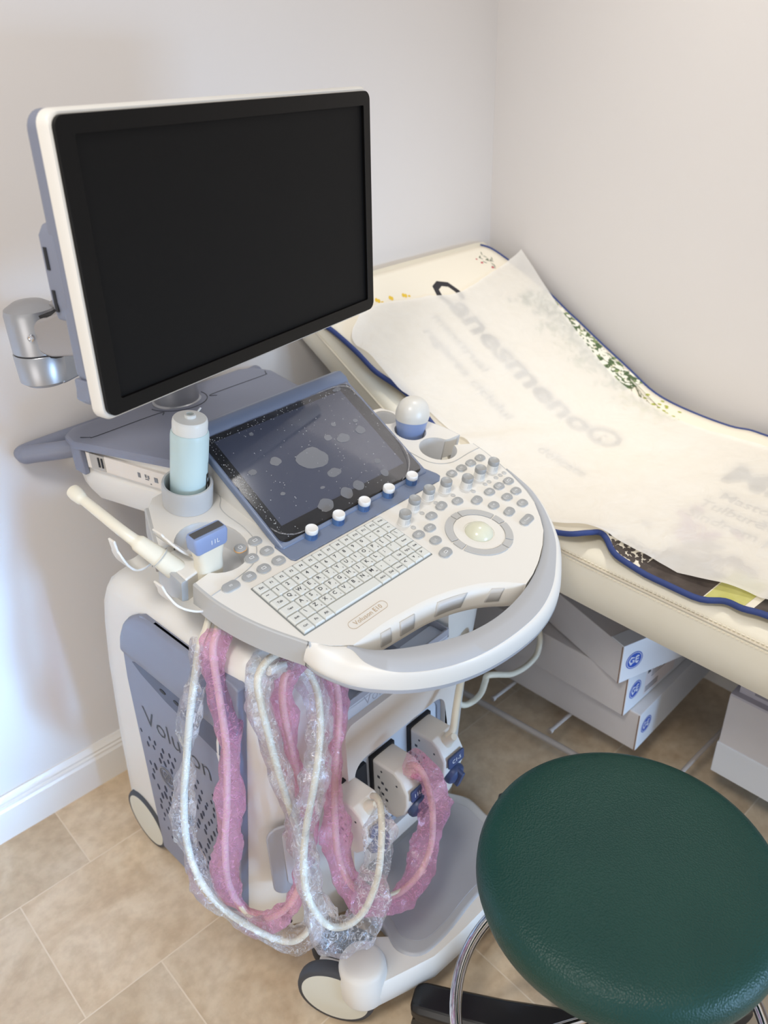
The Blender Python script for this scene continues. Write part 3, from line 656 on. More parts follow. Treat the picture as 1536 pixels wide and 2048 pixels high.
# ---- buttons
def pill(w, h): return rrect(-w/2, w/2, -h/2, h/2, min(w, h)*.49, 6)
def button(x, y, w=.0205, h=.0150, rot=0, sym='ring', m=None, warm=False):
    M_ = CF @ TR(x, y, 0) @ RZ(rot); bm = BM(); prism(bm, pill(w, h), -.001, .0012)
    o = link('button', bm, m or BTNW, us, M_, bevel=.0005)
    bm = BM(); loft(bm, [[Vector((px, py+dy, z)) for px, py in pill(w-k, h-k)] for k, dy, z in ((.0012, .0, .0012), (.002, .0002, .0026), (.0036, .0010, .0032))])
    link('button_face', bm, BTN, o, M_)
    bm = BM()
    if sym == 'power':
        prism(bm, arc_pts(.0028, 120, 420), .0033, .0035); box(bm, -.0003, .0003, .001, .0038, .0033, .0035)
    elif sym == 'ring': prism(bm, rrect(-.0035, .0035, -.0022, .0022, .0006, 2), .0033, .0035, holes=[rrect(-.0028, .0028, -.0015, .0015, .0004, 2)])
    elif sym == 'bars':
        for k in (-1, 0, 1): box(bm, -.0035, .0035, k*.0018-.0003, k*.0018+.0003, .0033, .0035)
    else: text(bm, sym, .0052, TR(0, .0, .0034))
    link('symbol', bm, INKL, o, M_)
    return o
def arc_pts(r, a0, a1, n=20, t=.0004): return [((r+t)*math.cos(R(a0+(a1-a0)*i/n)), (r+t)*math.sin(R(a0+(a1-a0)*i/n))) for i in range(n+1)]+[((r-t)*math.cos(R(a1-(a1-a0)*i/n)), (r-t)*math.sin(R(a1-(a1-a0)*i/n))) for i in range(n+1)]
for k, (x, y) in enumerate([(-.177, .128), (-.177, .101), (-.204, .102), (-.177, .075), (-.204, .075), (-.23, .075)]): button(x, y, .0225, .0175, 0, ('ring', 'bars')[k % 2])
button(-.203, .129, .0195, .0165, 0, 'power', mat('amber_lit_rim', '#E3B277', .4)); button(-.261, .0755, .029, .0175, 0, '00')
for k, (x, y) in enumerate([(.267, .06), (.241, .06), (.216, .06), (.19, .06), (.254, -.013), (.229, -.012), (.203, -.012), (.242, -.038), (.216, -.039), (.224, -.065), (.18, -.039), (.14, .005), (.077, .006), (.053, -.012), (.027, -.012), (.038, -.037)]):
    button(x, y, .0222, .0165, 0, ('X', 'P4', 'P3', 'bars', 'ring', 'bars', 'bars', 'P4', 'P3', 'P2', 'M', 'CF', 'A', 'PW', '4D', 'C')[k])
for x, y, w, h, r_, s_ in ((.168, -.013, .025, .0165, 10, 'C'), (.109, .013, .025, .0165, 12, '2D'), (.188, -.065, .025, .0165, 12, 'P1'), (.194, -.096, .034, .0165, 8, 'Freeze'), (.029, -.065, .026, .018, 10, 'ring')):
    button(x, y, w, h, r_, s_)
def knob(x, y, r, h, m1, m2, led=True):
    M_ = CF @ TR(x, y, 0); bm = BM(); lathe(bm, [(r*1.12, 0), (r*1.12, .0015), (r, .002), (r*.95, h*.62)], 32)
    o = link('knob', bm, m1, us, M_)
    bm = BM(); lathe(bm, [(r*.95, h*.62), (r*1.0, h*.66), (r*.98, h*.95), (r*.9, h), (r*.8, h*.97), (0, h*.96)], 32); link('knob_cap', bm, m2, o, M_)
    bm = BM()
    for k in range(5):
        a = R(-125+k*14); box(bm, -.0004, .0004, r*.955, r*.99, h*.12, h*.55, M=RZ(0) @ Matrix.Rotation(a-PI/2, 4, 'Z'))
    link('knob_ridges', bm, SILVER if led else NAVYK, o, M_)
    return o
for x, y in ((.256, .025), (.22, .025), (.182, .022), (.145, .037), (.107, .041), (.068, .037), (.03, .022)):
    knob(x, y, .0098, .0225, WHITE, BTN)
bm = BM()
for x, y in [(.245, .007), (.257, .007), (.268, .007), (.215, .007), (.226, .007), (.147, .0205), (.109, .0245), (.071, .021), (.034, .0055), (.183, .0065)]:
    lathe(bm, [(.0042, -.0005), (.0042, .0006), (.0036, .001), (0, .001)], 16, TR(x, y, 0))
link('indicator_dots', bm, mat('indicator_grey', '#B5B6B6', .4), us, CF)
# ---- trackball
tx, ty = .1085, -.066
bm = BM(); lathe(bm, [(.0405, -.001), (.0405, .0012), (.030, .0016), (.0245, .0010), (.0235, -.003)], 48, TR(tx, ty, 0), cap=False); tb = link('trackball', bm, WHITE, us, CF)
bm = BM(); lathe(bm, [(0, -.014)]+[(.0235*math.cos(R(a)), .0235*math.sin(R(a))*.85-.005) for a in range(-40, 90, 10)]+[(0, .0150)], 40, TR(tx, ty, 0)); link('ball', bm, BALL, tb, CF)
for a0, a1 in ((100, 168), (171, 190), (193, 275), (278, 298), (301, 347), (350, 370), (373, 445), (82, 97))[:8]:
    bm = BM(); n = 14
    pr = [(tx+.0540*math.cos(R(a0+(a1-a0)*i/n)), ty+.0540*math.sin(R(a0+(a1-a0)*i/n))) for i in range(n+1)]+[(tx+.0415*math.cos(R(a1-(a1-a0)*i/n)), ty+.0415*math.sin(R(a1-(a1-a0)*i/n))) for i in range(n+1)]
    if a1 > 440: continue
    prism(bm, pr, -.001, .0022); link('ring_key', bm, SILVER, tb, CF, bevel=.0006)
bm = BM(); n = 14; a0, a1 = 13, 80
pr = [(tx+.0540*math.cos(R(a0+(a1-a0)*i/n)), ty+.0540*math.sin(R(a0+(a1-a0)*i/n))) for i in range(n+1)]+[(tx+.0415*math.cos(R(a1-(a1-a0)*i/n)), ty+.0415*math.sin(R(a1-(a1-a0)*i/n))) for i in range(n+1)]
prism(bm, pr, -.001, .0022); link('ring_key', bm, SILVER, tb, CF, bevel=.0006)
# ---- touch panel
bm = BM()
prism(bm, [(-.158, .060), (.158, .060), (.169, .068), (.169, .076), (.161, .103), (-.151, .103), (-.158, .108), (-.163, .10), (-.162, .066)], -.001, .0025)
tp = link('touch_panel', bm, SLATE2, us, CF, bevel=.0015)
bm = BM(); prism(bm, rrect(-.160, .158, .012, .252, .006), -.014, .0008); link('panel_housing', bm, SLATE2, tp, TF, bevel=.004)
bm = BM(); loft(bm, [[V3(x, .226, .0008), V3(x, .236, .006), V3(x, .252, .004), V3(x, .262, -.008), V3(x, .262, -.022), V3(x, .226, -.022)] for x in (-.160, .158)]); link('back_rail', bm, SLATE2, tp, TF, bevel=.003)
bm = BM(); loft(bm, [[V3(x, .018, -.010), V3(x, .25, -.010), V3(x, .26, -.05), V3(x, .26, -.12), V3(x, .10, -.055), V3(x, .03, -.022)] for x in (-.152, .150)]); link('panel_base', bm, WHITE, tp, TF, bevel=.006)
bm = BM(); prism(bm, rrect(-.155, .151, .019, .227, .012), .0008, .0022); link('cover_glass', bm, GLASSP, tp, TF, bevel=.0004)
bm = BM(); box(bm, -.137, .127, .045, .216, .0018, .00235); link('screen', bm, TSCR, tp, TF)
# protective film with a lifted, scalloped edge
bm = BM(); rnd = random.Random(5)
e = []
for k in range(40): e.append((-.157+.308*k/39, .021+.002*rnd.random()))
for k in range(28): e.append((.152+.001*rnd.random(), .021+.206*k/27))
for k in range(40): e.append((.151-.308*k/39, .229-.002*rnd.random()))
for k in range(28): e.append((-.158+.004*rnd.random(), .227-.206*k/27))
prism(bm, e, .0025, .0029); link('protective_film', bm, SCRFILM, tp, TF)
bm = BM(); tube(bm, crs([(.151, .10, .003), (.149, .075, .006), (.138, .045, .007), (.118, .026, .005), (.10, .020, .003)], 8), .0011, 8)
tube(bm, crs([(-.155, .05, .003), (-.148, .035, .005), (-.13, .024, .004), (-.11, .021, .003)], 8), .0009, 8)
tube(bm, crs([(.149, .19, .003), (.145, .215, .005), (.12, .226, .004), (.08, .227, .003)], 8), .0009, 8); link('film_curl', bm, CLEAR, tp, TF)
bm = BM()
for x, y, rx, ry in ((-.013, .123, .027, .020), (-.072, .144, .010, .008), (.001, .084, .013, .008), (.062, .132, .0125, .009), (.038, .144, .007, .006), (.102, .133, .009, .008), (-.118, .143, .007, .005), (-.051, .042, .015, .011), (-.005, .044, .011, .010), (.022, .046, .010, .009), (.081, .045, .007, .007), (.086, .069, .006, .005), (.107, .152, .005, .004), (.065, .162, .0045, .004), (.122, .220, .009, .004), (-.075, .204, .004, .003), (-.10, .09, .004, .003), (-.035, .07, .005, .0025)):
    pts = []
    for k in range(18):
        a = 2*PI*k/18; f = 1+.22*noise.noise(Vector((math.cos(a)*1.3+x*90, math.sin(a)*1.3, y*50)))
        pts.append((x+rx*f*math.cos(a), y+ry*f*math.sin(a)))
    bm = BM(); prism(bm, pts, .00295, .0031); link('trapped_bubble', bm, BUBBLE, tp, TF)
bm = BM(); rnd = random.Random(11)
for k in range(330):
    if k < 180: x, y = rnd.uniform(-.15, .148), rnd.uniform(.022, .224)
    elif k < 260: x, y = rnd.gauss(-.146, .004), rnd.uniform(.03, .224)
    else: x, y = rnd.uniform(-.15, .148), rnd.gauss(.219, .004)
    if not (-.155 < x < .15 and .02 < y < .226): continue
    s = rnd.uniform(.0003, .0008); prism(bm, circ(x, y, s, 6), .00295, .0031)
o_ = link('dust_specks', bm, mat('pale_dust', '#B9BCC0', .6), tp, TF); o_['kind'] = 'stuff'
for x in (-.107, -.052, .003, .058, .113): knob(x, .084, .0098, .0205, SLATE2 if False else mat('knob_blue', '#4F6F9E', .35), mat('knob_top_white', '#E2E3E4', .35), False)
# ---- cable hook and probe hooks
bm = BM(); tube(bm, crs([(-.19, .010, .705), (-.23, .011, .722), (-.262, .010, .735)], 6), .0075, 12); link('cable_hook', bm, WARM, us, G)
def hook(pts, w, th=.0035):
    bm = BM(); P = crs(pts, 8); rings = []
    for i, p in enumerate(P):
        t = (P[min(i+1, len(P)-1)]-P[max(i-1, 0)]).normalized(); k = i/(len(P)-1); ww = w*(.45+.55*math.sin(PI*min(1, .15+k*1.0))**.5)
        n = t.cross(Vector((0, 1, 0))).normalized(); s = Vector((0, 1, 0))
        rings.append([p+n*th*.5+s*ww*.5, p+n*th*.5-s*ww*.5, p-n*th*.5-s*ww*.5, p-n*th*.5+s*ww*.5])
    loft(bm, rings); return bm
link('probe_hook', hook([(-.288, .215, .868), (-.305, .215, .852), (-.325, .215, .850), (-.338, .213, .862), (-.347, .21, .885), (-.350, .21, .908)], .034), WHITE, us, G, bevel=.0012)
link('probe_hook', hook([(-.27, .165, .87), (-.285, .165, .885), (-.295, .17, .90), (-.300, .175, .912)], .05), WHITE, us, G, bevel=.0012)
link('probe_hook', hook([(-.275, .115, .815), (-.300, .118, .815), (-.325, .128, .832), (-.334, .135, .862)], .045), WHITE, us, G, bevel=.0012)

# ================================================================== PROBES, CABLES, PLUGS
def sleeve(path, r, seed, k0=0.0, k1=1.0, flat=.6, pinch=()):
    """crumpled thin plastic tube around a cable path"""
    n = len(path); a, c = int(k0*(n-1)), int(k1*(n-1)); P = path[a:c+1]; bm = BM(); S = 12; rings = []; U = (P[1]-P[0]).orthogonal().normalized()
    ln = [0]
    for p, q in zip(P, P[1:]): ln.append(ln[-1]+(q-p).length)
    N_ = lambda *v: noise.noise(Vector(v))
    for i, p in enumerate(P):
        T = (P[min(i+1, len(P)-1)]-P[max(i-1, 0)]).normalized(); U = (U-T*U.dot(T)).normalized(); V = T.cross(U); ring_ = []
        d = ln[i]; tt = d/ln[-1]; base = r*(.95+.55*N_(d*14, seed, 0)+.22*N_(d*45, seed, 4))
        for q, wd in pinch: base *= 1-.6*math.exp(-((tt-q)/wd)**2)
        base = max(base, .0085)
        off = U*N_(d*9, seed+3, 1)*r*.55+V*N_(d*9, seed+9, 1)*r*.3-Vector((0, 0, 1))*r*.12
        off *= max(0, min(1, (base-.0085)/.008))
        for k in range(S):
            ang = 2*PI*k/S+1.2*N_(d*6, seed+5, 0)
            f = 1+.28*N_(math.cos(ang)*1.4, math.sin(ang)*1.4, d*28+seed)+(.20*N_(math.cos(ang)*3, math.sin(ang)*3, d*75+seed))
            ring_.append(bm.verts.new(p+off+(U*math.cos(ang)+V*math.sin(ang)*flat)*base*f))
        rings.append(ring_)
    for A, B in zip(rings, rings[1:]):
        for k in range(S): j = (k+1) % S; bm.faces.new((A[k], A[j], B[j], B[k]))
    return bm
def cable(path, parent, r=.0056, m=CABLE):
    bm = BM(); tube(bm, path, r, 12); return link('cable', bm, m, parent, G)
C1 = [(-.262, .136, .808), (-.272, .118, .792), (-.292, .102, .780), (-.310, .098, .760), (-.322, .099, .724), (-.342, .104, .648), (-.360, .108, .568), (-.375, .113, .490), (-.385, .115, .400), (-.390, .088, .336), (-.380, .050, .290), (-.355, .018, .245), (-.325, -.010, .205), (-.298, -.028, .195), (-.273, -.034, .222), (-.266, -.030, .307), (-.270, -.020, .437), (-.282, -.010, .570), (-.287, .000, .685), (-.279, .012, .732), (-.248, .016, .748), (-.215, .014, .735), (-.200, .004, .700), (-.195, -.010, .656),
      (-.214, -.030, .603), (-.247, -.050, .551), (-.281, -.060, .480), (-.301, -.070, .418), (-.312, -.090, .376), (-.298, -.110, .321), (-.270, -.125, .305), (-.235, -.130, .315), (-.206, -.130, .365), (-.180, -.115, .415), (-.160, -.095, .448), (-.146, -.072, .442), (-.138, -.055, .425)]
P1 = [(-.248, .122, .80), (-.262, .105, .788), (-.284, .088, .778), (-.302, .079, .755), (-.310, .069, .687), (-.320, .057, .604), (-.330, .065, .489), (-.345, .070, .394), (-.350, .073, .296), (-.340, .055, .233), (-.325, .022, .230), (-.302, -.010, .265), (-.276, -.020, .310), (-.248, -.012, .371), (-.236, .000, .456), (-.246, .000, .575), (-.250, .003, .665), (-.238, .006, .712), (-.205, .008, .722), (-.172, .006, .700),
      (-.156, -.004, .655), (-.164, -.018, .603), (-.192, -.034, .533), (-.214, -.048, .448), (-.228, -.065, .373), (-.228, -.095, .325), (-.200, -.120, .295), (-.160, -.130, .272), (-.109, -.130, .272), (-.069, -.120, .295), (-.048, -.105, .346), (-.048, -.095, .400), (-.052, -.085, .432), (-.054, -.072, .440), (-.052, -.055, .425)]
C3 = [(.238, .178, .80), (.242, .16, .72), (.262, .10, .60), (.241, .05, .507), (.157, .0, .502), (.115, -.03, .482), (.072, -.05, .448), (.050, -.062, .428), (.042, -.060, .420)]
C3 = [(.229, .19, .80), (.28, .17, .70), (.36, .12, .56), (.45, .07, .42), (.490, .05, .335), (.478, .04, .285), (.43, .035, .278), (.365, .03, .300), (.31, .03, .335), (.285, .035, .345), (.292, .045, .318), (.300, .06, .272), (.292, .075, .244), (.270, .085, .243), (.248, .09, .275), (.235, .08, .34), (.228, .05, .43), (.22, .02, .50), (.16, -.01, .505), (.115, -.03, .482), (.078, -.05, .453), (.056, -.062, .432), (.045, -.058, .42)]
def plug(x, parent, txt, z1=.415):
    """transducer connector at port centre x"""
    Mp_ = G @ TR(x, .008, z1)
    bm = BM()
    side = [(0, 0), (-.052, .004), (-.068, -.006), (-.082, -.030), (-.082, -.060), (-.074, -.086), (-.055, -.108), (-.036, -.112), (0, -.096)]
    loft(bm, [[V3(xx*(1), y*k+(1-k)*-.03, z*k+(1-k)*-.055) for y, z in side] for xx, k in ((-.0265, .93), (-.024, .985), (-.015, 1), (.015, 1), (.024, .985), (.0265, .93))])
    o = link('plug', bm, WHITE, parent, Mp_, bevel=.002)
    bm = BM(); lathe(bm, [(.013, -.012), (.0125, .004), (.009, .014), (.0058, .030)], 20, TR(0, -.062, -.01) @ RX(38)); link('strain_relief', bm, IVORY, o, Mp_)
    bm = BM(); prism(bm, rrect(-.021, .021, -.012, .012, .004), 0, .004, M=TR(0, -.0835, -.036) @ RX(88)); link('name_plate', bm, NAVYK, o, Mp_, bevel=.001)
    bm = BM(); text(bm, txt, .012, TR(0, -.0880, -.036) @ RX(88)); link('lettering', bm, INKL, o, Mp_)
    bm = BM(); lathe(bm, [(.019, -.006), (.0215, .006), (.020, .012), (.013, .017), (0, .018)], 24, TR(0, -.076, -.074) @ RX(108)); prism(bm, rrect(-.0050, .0050, -.021, .021, .0045), .008, .024, M=TR(0, -.076, -.074) @ RX(108)); link('lock_knob', bm, NAVYK, o, Mp_, bevel=.0015)
    bm = BM()
    for (y, z) in ((-.022, -.012), (-.060, -.022), (-.030, -.098)): lathe(bm, [(.0022, .0), (.0022, .0006), (0, .0006)], 10, TR(-.0262, y*.93-.002, z*.93-.004) @ RY(-90))
    for k in range(7): box(bm, -.0266, -.0264, -.012-(k%3)*.009-.006, -.012-(k%3)*.009, -.030-k*.009-.006, -.030-k*.009)
    text(bm, 'GEHC', .0085, Matrix(((0, 0, -1, -.0268), (0, -1, 0, -.018), (1, 0, 0, -.075), (0, 0, 0, 1))))
    link('side_print', bm, INK, o, Mp_)
    return o
# linear probe in the left cup (pink sleeve)
lp = root('linear_probe', 'blue-topped linear ultrasound probe in the left cup, its long cable in a pink plastic sleeve', 'ultrasound probe', tuple((CF @ V3(-.232, .138, -.02))), R(3.5))
PF = CF @ TR(-.258, .127, -.049) @ RX(-3) @ RY(0) @ RZ(0)
bm = BM()
S_ = [(.0, .0165, .012), (.02, .0190, .0135), (.045, .0200, .0140), (.065, .0200, .0130), (.076, .0225, .0122), (.086, .0245, .0118)]
loft(bm, [[V3(px, py, z) for px, py in rrect(-a, a, -c_, c_, min(a, c_)*.8, 5)] for z, a, c_ in S_]); link('probe_body', bm, IVORY, lp, PF)
bm = BM()
loft(bm, [[V3(px, py, z) for px, py in rrect(-a, a, -c_, c_, .004, 4)] for z, a, c_ in ((.084, .0243, .0118), (.088, .0262, .0125), (.106, .0275, .0120), (.111, .0262, .0105))]); hd = link('probe_head', bm, PBLUE, lp, PF, bevel=.0012)
bm = BM(); box(bm, -.0245, .0245, -.0058, .0068, .110, .1118); link('lens', bm, mat('lens_grey', '#4a4a4c', .55), hd, PF, bevel=.0006)
bm = BM(); text(bm, '11L', .0105, TR(.004, -.0127, .097) @ RX(90)); link('lettering', bm, INKL, hd, PF)
pth = crs(P1, 10); cable(pth, lp)
link('cable_sleeve', sleeve(pth, .0215, 21.3, .06, .56, .62, ((.47, .03),)), PINK, lp, G, sharp=20)
link('cable_sleeve', sleeve(pth, .0260, 4.7, .55, .985, .62, ((.0, .05),)), PINK, lp, G, sharp=20)
plug(-.0505+.0, lp, '11L-D')
# endocavity probe on the side hooks (clear sleeve)
ep = root('endocavity_probe', 'long ivory wand probe lying on the side hooks, cable in a clear plastic sleeve', 'ultrasound probe', tuple(G @ V3(-.33, .2, .9)), R(3.5))
bm = BM()
ax = crs([(-.340, .322, .940), (-.340, .300, .935), (-.338, .285, .931), (-.331, .218, .912), (-.322, .192, .897), (-.306, .170, .874), (-.288, .152, .846), (-.272, .142, .822), (-.262, .136, .808)], 8)
def rr(i, t, a):
    K = [(0, .45), (.015, .88), (.06, .92), (.13, .80), (.22, .62), (.48, .74), (.50, 1.02), (.62, 1.20), (.72, 1.34), (.86, 1.15), (1, .9)]
    for (a0, v0), (a1, v1) in zip(K, K[1:]):
        if t <= a1: return v0+(v1-v0)*(t-a0)/(a1-a0)
    return K[-1][1]
tube(bm, ax, .0118, 20, rf=rr); link('probe_body', bm, IVORY, ep, G)
bm = BM(); 
i0 = int(.64*(len(ax)-1)); tg = (ax[i0+1]-ax[i0]).normalized(); Mq = Matrix.Translation(ax[i0]) @ tg.to_track_quat('Z', 'Y').to_matrix().to_4x4(); lathe(bm, [(.0164, -.0006), (.0167, 0), (.0164, .0006)], 28, Mq, cap=False); link('joint_line', bm, SILVER, ep, G)
pth = crs(C1, 10); cable(pth, ep)
link('cable_sleeve', sleeve(pth, .0260, 1.9, .075, .60, .62, ((.40, .035), (.15, .02))), CLEAR, ep, G, sharp=20)
link('cable_sleeve', sleeve(pth, .0290, 13.1, .58, .955, .62, ((1.0, .05),)), CLEAR, ep, G, sharp=20)
plug(-.148+.0, ep, 'RIC5')
# convex probe in the right cup
cpb = root('convex_probe', 'egg-shaped white and blue volume probe standing in the right-hand cup, bare ivory cable', 'ultrasound probe', tuple(CF @ V3(.229, .192, -.02)), R(3.5))
QF = CF @ TR(.230, .190, -.067) @ RX(-8) @ RY(7) @ Matrix.Scale(1.1, 4)
bm = BM(); lathe(bm, [(.016, 0), (.019, .02), (.0205, .038), (.0215, .048)], 32, QF.inverted() @ QF); link('probe_body', bm, IVORY, cpb, QF)
bm = BM(); lathe(bm, [(.0218, .046), (.0232, .050), (.0262, .066), (.0285, .078)], 36, sy=.9); link('probe_collar', bm, PBLUE, cpb, QF)
bm = BM(); lathe(bm, [(.0285, .0775), (.0298, .084)]+[(.0298*math.cos(R(a))**.8, .084+.031*math.sin(R(a))) for a in range(10, 90, 10)]+[(0, .115)], 36, sy=.9); link('probe_dome', bm, mat('dome_white', '#D2D1CC', .3), cpb, QF)
cable(crs(C3, 10), cpb, .0066); plug(.0465, cpb, 'C1-5')
# gel bottle
gb = root('gel_bottle', 'pale blue gel bottle with white flip cap standing in the round cup', 'bottle', tuple(CF @ V3(-.222, .252, .0)), R(3.5))
BF = CF @ TR(-.198, .262, -.020) @ RX(-3) @ RY(5)
bm = BM(); lathe(bm, [(.0, .001), (.024, .001), (.0268, .004), (.0275, .02), (.0280, .134), (.0274, .139), (.0262, .142)], 44); bt = link('bottle_body', bm, BOTT, gb, BF)
bm = BM(); lathe(bm, [(.0252, .1415), (.0256, .143), (.0256, .156), (.0248, .160), (.0235, .162), (.0085, .1635), (.0080, .168), (.0054, .1685), (.005, .160)], 40, cap=False)
cp_ = link('flip_cap', bm, CAPM, gb, BF)
bm = BM(); lathe(bm, [(.0052, .163), (0, .163)], 20, cap=False); link('nozzle', bm, mat('aqua_gel', '#86C5D3', .3), cp_, BF)
bm = BM(); tube(bm, crs([(.018, .012, .158), (.024, .013, .161), (.028, .013, .165)], 5), .0014, 8); link('cap_tab', bm, CAPM, cp_, BF)
def cylpatch(a0, a1, z0, z1, r=.0280, mi=0, bm=None, n=8):
    bm = bm or BM(); L_ = [[Vector((r*math.cos(R(a0+(a1-a0)*k/n)), r*math.sin(R(a0+(a1-a0)*k/n)), z)) for z in (z0, z1)] for k in range(n+1)]
    loft(bm, L_, closed=False, caps=False, mi=mi); return bm
bm = cylpatch(-62, -2, .030, .075, .0281); cylpatch(-55, -25, .036, .055, .0283, 1, bm); cylpatch(-54, -10, .060, .066, .0283, 1, bm)
for k in range(11): cylpatch(-52+k*3.4, -50.6+k*3.4, .080, .093, .0281, 0, bm, 1)
link('back_label', bm, [BLACK, CAPM], gb, BF)

# ================================================================== EXAMINATION COUCH
CX = TR(1.045, .70, 0) @ RZ(1.0)
couch = root('examination_couch', 'cream vinyl examination couch with raised backrest standing along the right wall', 'examination couch', (1.045, .70, 0), R(1.0))
def sz(y):
    t = y-.92; s = (t+math.sqrt(t*t+.0144))/2
    return .70+.6*s
def cushion(ys, zf, th, W=.650, tilt=None):
    rings = []
    for k, y in enumerate(ys):
        e = 0 if 0 < k < len(ys)-1 else .012
        zt = zf(y); sl = (zf(y+.01)-zf(y-.01))/.02; n = Vector((0, -sl, 1)).normalized()
        P = [(.012, -th), (.002+e, -th+.008), (-.002+e, -th*.5), (.001+e, -.022), (.004+e, -.012), (.014+e, -.002-e), (.05, .0-e), (W/2, .002-e), (W-.05, .0-e), (W-.012-e, -.004-e), (W-e, -.02), (W-e, -th+.008), (W-.012, -th)]
        rings.append([Vector((x, y, zt))+n*d for x, d in P])
    bm = BM(); loft(bm, rings); return bm
yl = [(-1.15+.05*i) for i in range(40)]
flat = [y-.70 for y in yl if y < .86]+[.175]
zloc = lambda y: sz(y+.70)-.004
seat_c = link('mattress', cushion(flat, zloc, .118), SKIN, couch, CX, sharp=60)
rest = [.185, .20, .24, .28, .34, .40, .46, .52, .58, .64, .70, .735, .742]
back_c = link('backrest', cushion(rest, zloc, .075), SKIN, couch, CX, sharp=60)
def seamline(ys, off, r, parent, dz=0.0):
    bm = BM(); P = []
    for y in ys:
        sl = (zloc(y+.01)-zloc(y-.01))/.02; n = Vector((0, -sl, 1)).normalized(); P.append(Vector((off[0], y, zloc(y)))+n*off[1])
    tube(bm, P, r, 8); return link('seam', bm, mat('seam_cream', '#D8CFBC', .6), parent, CX)
seamline(flat, (-.0005, -.020), .0022, seat_c); seamline(rest, (-.0005, -.018), .0022, back_c)
bm = BM()
y = -1.1
while y < .17:
    box(bm, -.0012, .0006, y, y+.0045, zloc(y)-.0285, zloc(y)-.0272); box(bm, -.0008, .001, y+.0005, y+.005, zloc(y)-.0155, zloc(y)-.0143); y += .0075
o_ = link('stitching', bm, mat('stitch_cream', '#F0E8D6', .7), seat_c, CX); o_['kind'] = 'stuff'
bm = BM(); box(bm, .07, .60, -1.1, .16, .56, .586); link('bed_frame', bm, FRAMEM, couch, CX, bevel=.005)
for x, y in ((.05, -1.05), (.60, -1.05), (.05, .64), (.60, .64)):
    bm = BM(); box(bm, x-.018, x+.018, y-.018, y+.018, 0, .60); link('leg', bm, FRAMEM, couch, CX, bevel=.004)
RK = TR(1.125, 1.0, 0) @ RZ(6.0)
bm = BM()
tube(bm, [V3(.0, .30, .095), V3(0, -1.6, .095)], .0075, 10); link('rack_rail', bm, FRAMEM, couch, TR(1.128, 1.02, 0) @ RZ(5.5))
bm = BM(); tube(bm, [V3(1.66, 1.35, .095), V3(1.66, -.3, .095)], .0075, 10); link('rack_rail', bm, FRAMEM, couch)
for y, x0 in ((.935, 1.165), (.775, 1.178), (.505, 1.16), (.22, 1.17), (1.2, 1.12)):
    bm = BM(); tube(bm, [V3(x0, y, .097), V3(1.66, y+.0, .097)], .0048, 10); lathe(bm, [(.0065, -.004), (.0065, .004)], 12, TR(x0, y, .097) @ RY(90)); link('rack_crossbar', bm, FRAMEM, couch)
for z in (.30, .275): 
    bm = BM(); tube(bm, [V3(1.64, .95, z), V3(1.64, -.2, z)], .006, 10); link('rear_rail', bm, FRAMEM, couch)

# ---- printed mat
def drp(x, y, h=0.0):
    """point on the mat surface"""
    w = .004*math.exp(-((x-1.05)/.09)**2)*(1+math.sin(y*21+.6)*1.6)+.010*math.exp(-((x-1.05)/.05)**2)*math.exp(-((y-.665)/.035)**2)+.018*math.exp(-((x-1.06)/.07)**2)*math.exp(-((y-1.12)/.09)**2)
    return Vector((x, y, sz(y)+.003+max(0, w)+h))
near = [(1.045, 1.405), (1.039, 1.347), (1.046, 1.318), (1.050, 1.276), (1.052, 1.238), (1.052, 1.199), (1.058, 1.176), (1.070, 1.148), (1.080, 1.115), (1.078, 1.04), (1.062, .95), (1.048, .86), (1.040, .78), (1.043, .716), (1.047, .682), (1.066, .665), (1.086, .656), (1.082, .640), (1.058, .607), (1.053, .571), (1.053, .507), (1.055, .445), (1.072, .414), (1.069, .384), (1.077, .347), (1.08, .25), (1.07, .1), (1.075, -.1), (1.07, -.35)]
far = [(1.625, 1.422), (1.648, 1.402), (1.665, 1.36), (1.68, 1.30), (1.690, 1.24), (1.690, 1.188), (1.692, 1.151), (1.692, 1.086), (1.69, .995), (1.672, .907), (1.668, .815), (1.668, .717), (1.681, .678), (1.681, .637), (1.68, .5), (1.68, .3), (1.68, .1), (1.68, -.1), (1.68, -.35)]
def at_y(L, y):
    for (xa, ya), (xb, yb) in zip(L, L[1:]):
        if yb <= y <= ya: return xa+(xb-xa)*(ya-y)/(ya-yb) if ya > yb else xa
    return L[0][0] if y > L[0][1] else L[-1][0]
Ns = crs([(x, y, 0) for x, y in near], 4); Fs = crs([(x, y, 0) for x, y in far], 4)
Nl = [(p.x, p.y) for p in Ns]; Fl = [(p.x, p.y) for p in Fs]
bm = BM(); rows_ = []; ny = 150
for k in range(ny+1):
    y = 1.420-(1.420+.34)*k/ny; xa, xb = at_y(Nl, min(y, 1.40)), at_y(Fl, min(y, 1.421))
    if y > 1.40: xb = min(xb, 1.64)
    rows_.append([drp(xa+(xb-xa)*j/30, y) for j in range(31)])
loft(bm, rows_, closed=False, caps=False)
mm = bpy.data.materials.new('mat_fabric'); mm.use_nodes = True
mb = mm.node_tree.nodes['Principled BSDF']; mb.inputs['Base Color'].default_value = rgb('#E9E2D2'); mb.inputs['Roughness'].default_value = .75
matm = link('couch_mat', bm, mm, None); s_ = matm.modifiers.new('s', 'SOLIDIFY'); s_.thickness = .0025; s_.offset = 1
tag(matm, 'printed cream couch mat with navy piping and flower pictures, half under the paper', 'mat')
WM['couch_mat'] = Matrix.Identity(4)
bm = BM(); tube(bm, [drp(x, min(y, 1.42), .001) for x, y in Nl], .0052, 10); link('piping', bm, PIPE, matm)
bm = BM(); tube(bm, [drp(x, min(y, 1.42), .001) for x, y in Fl], .0040, 10); link('piping', bm, PIPE, matm)
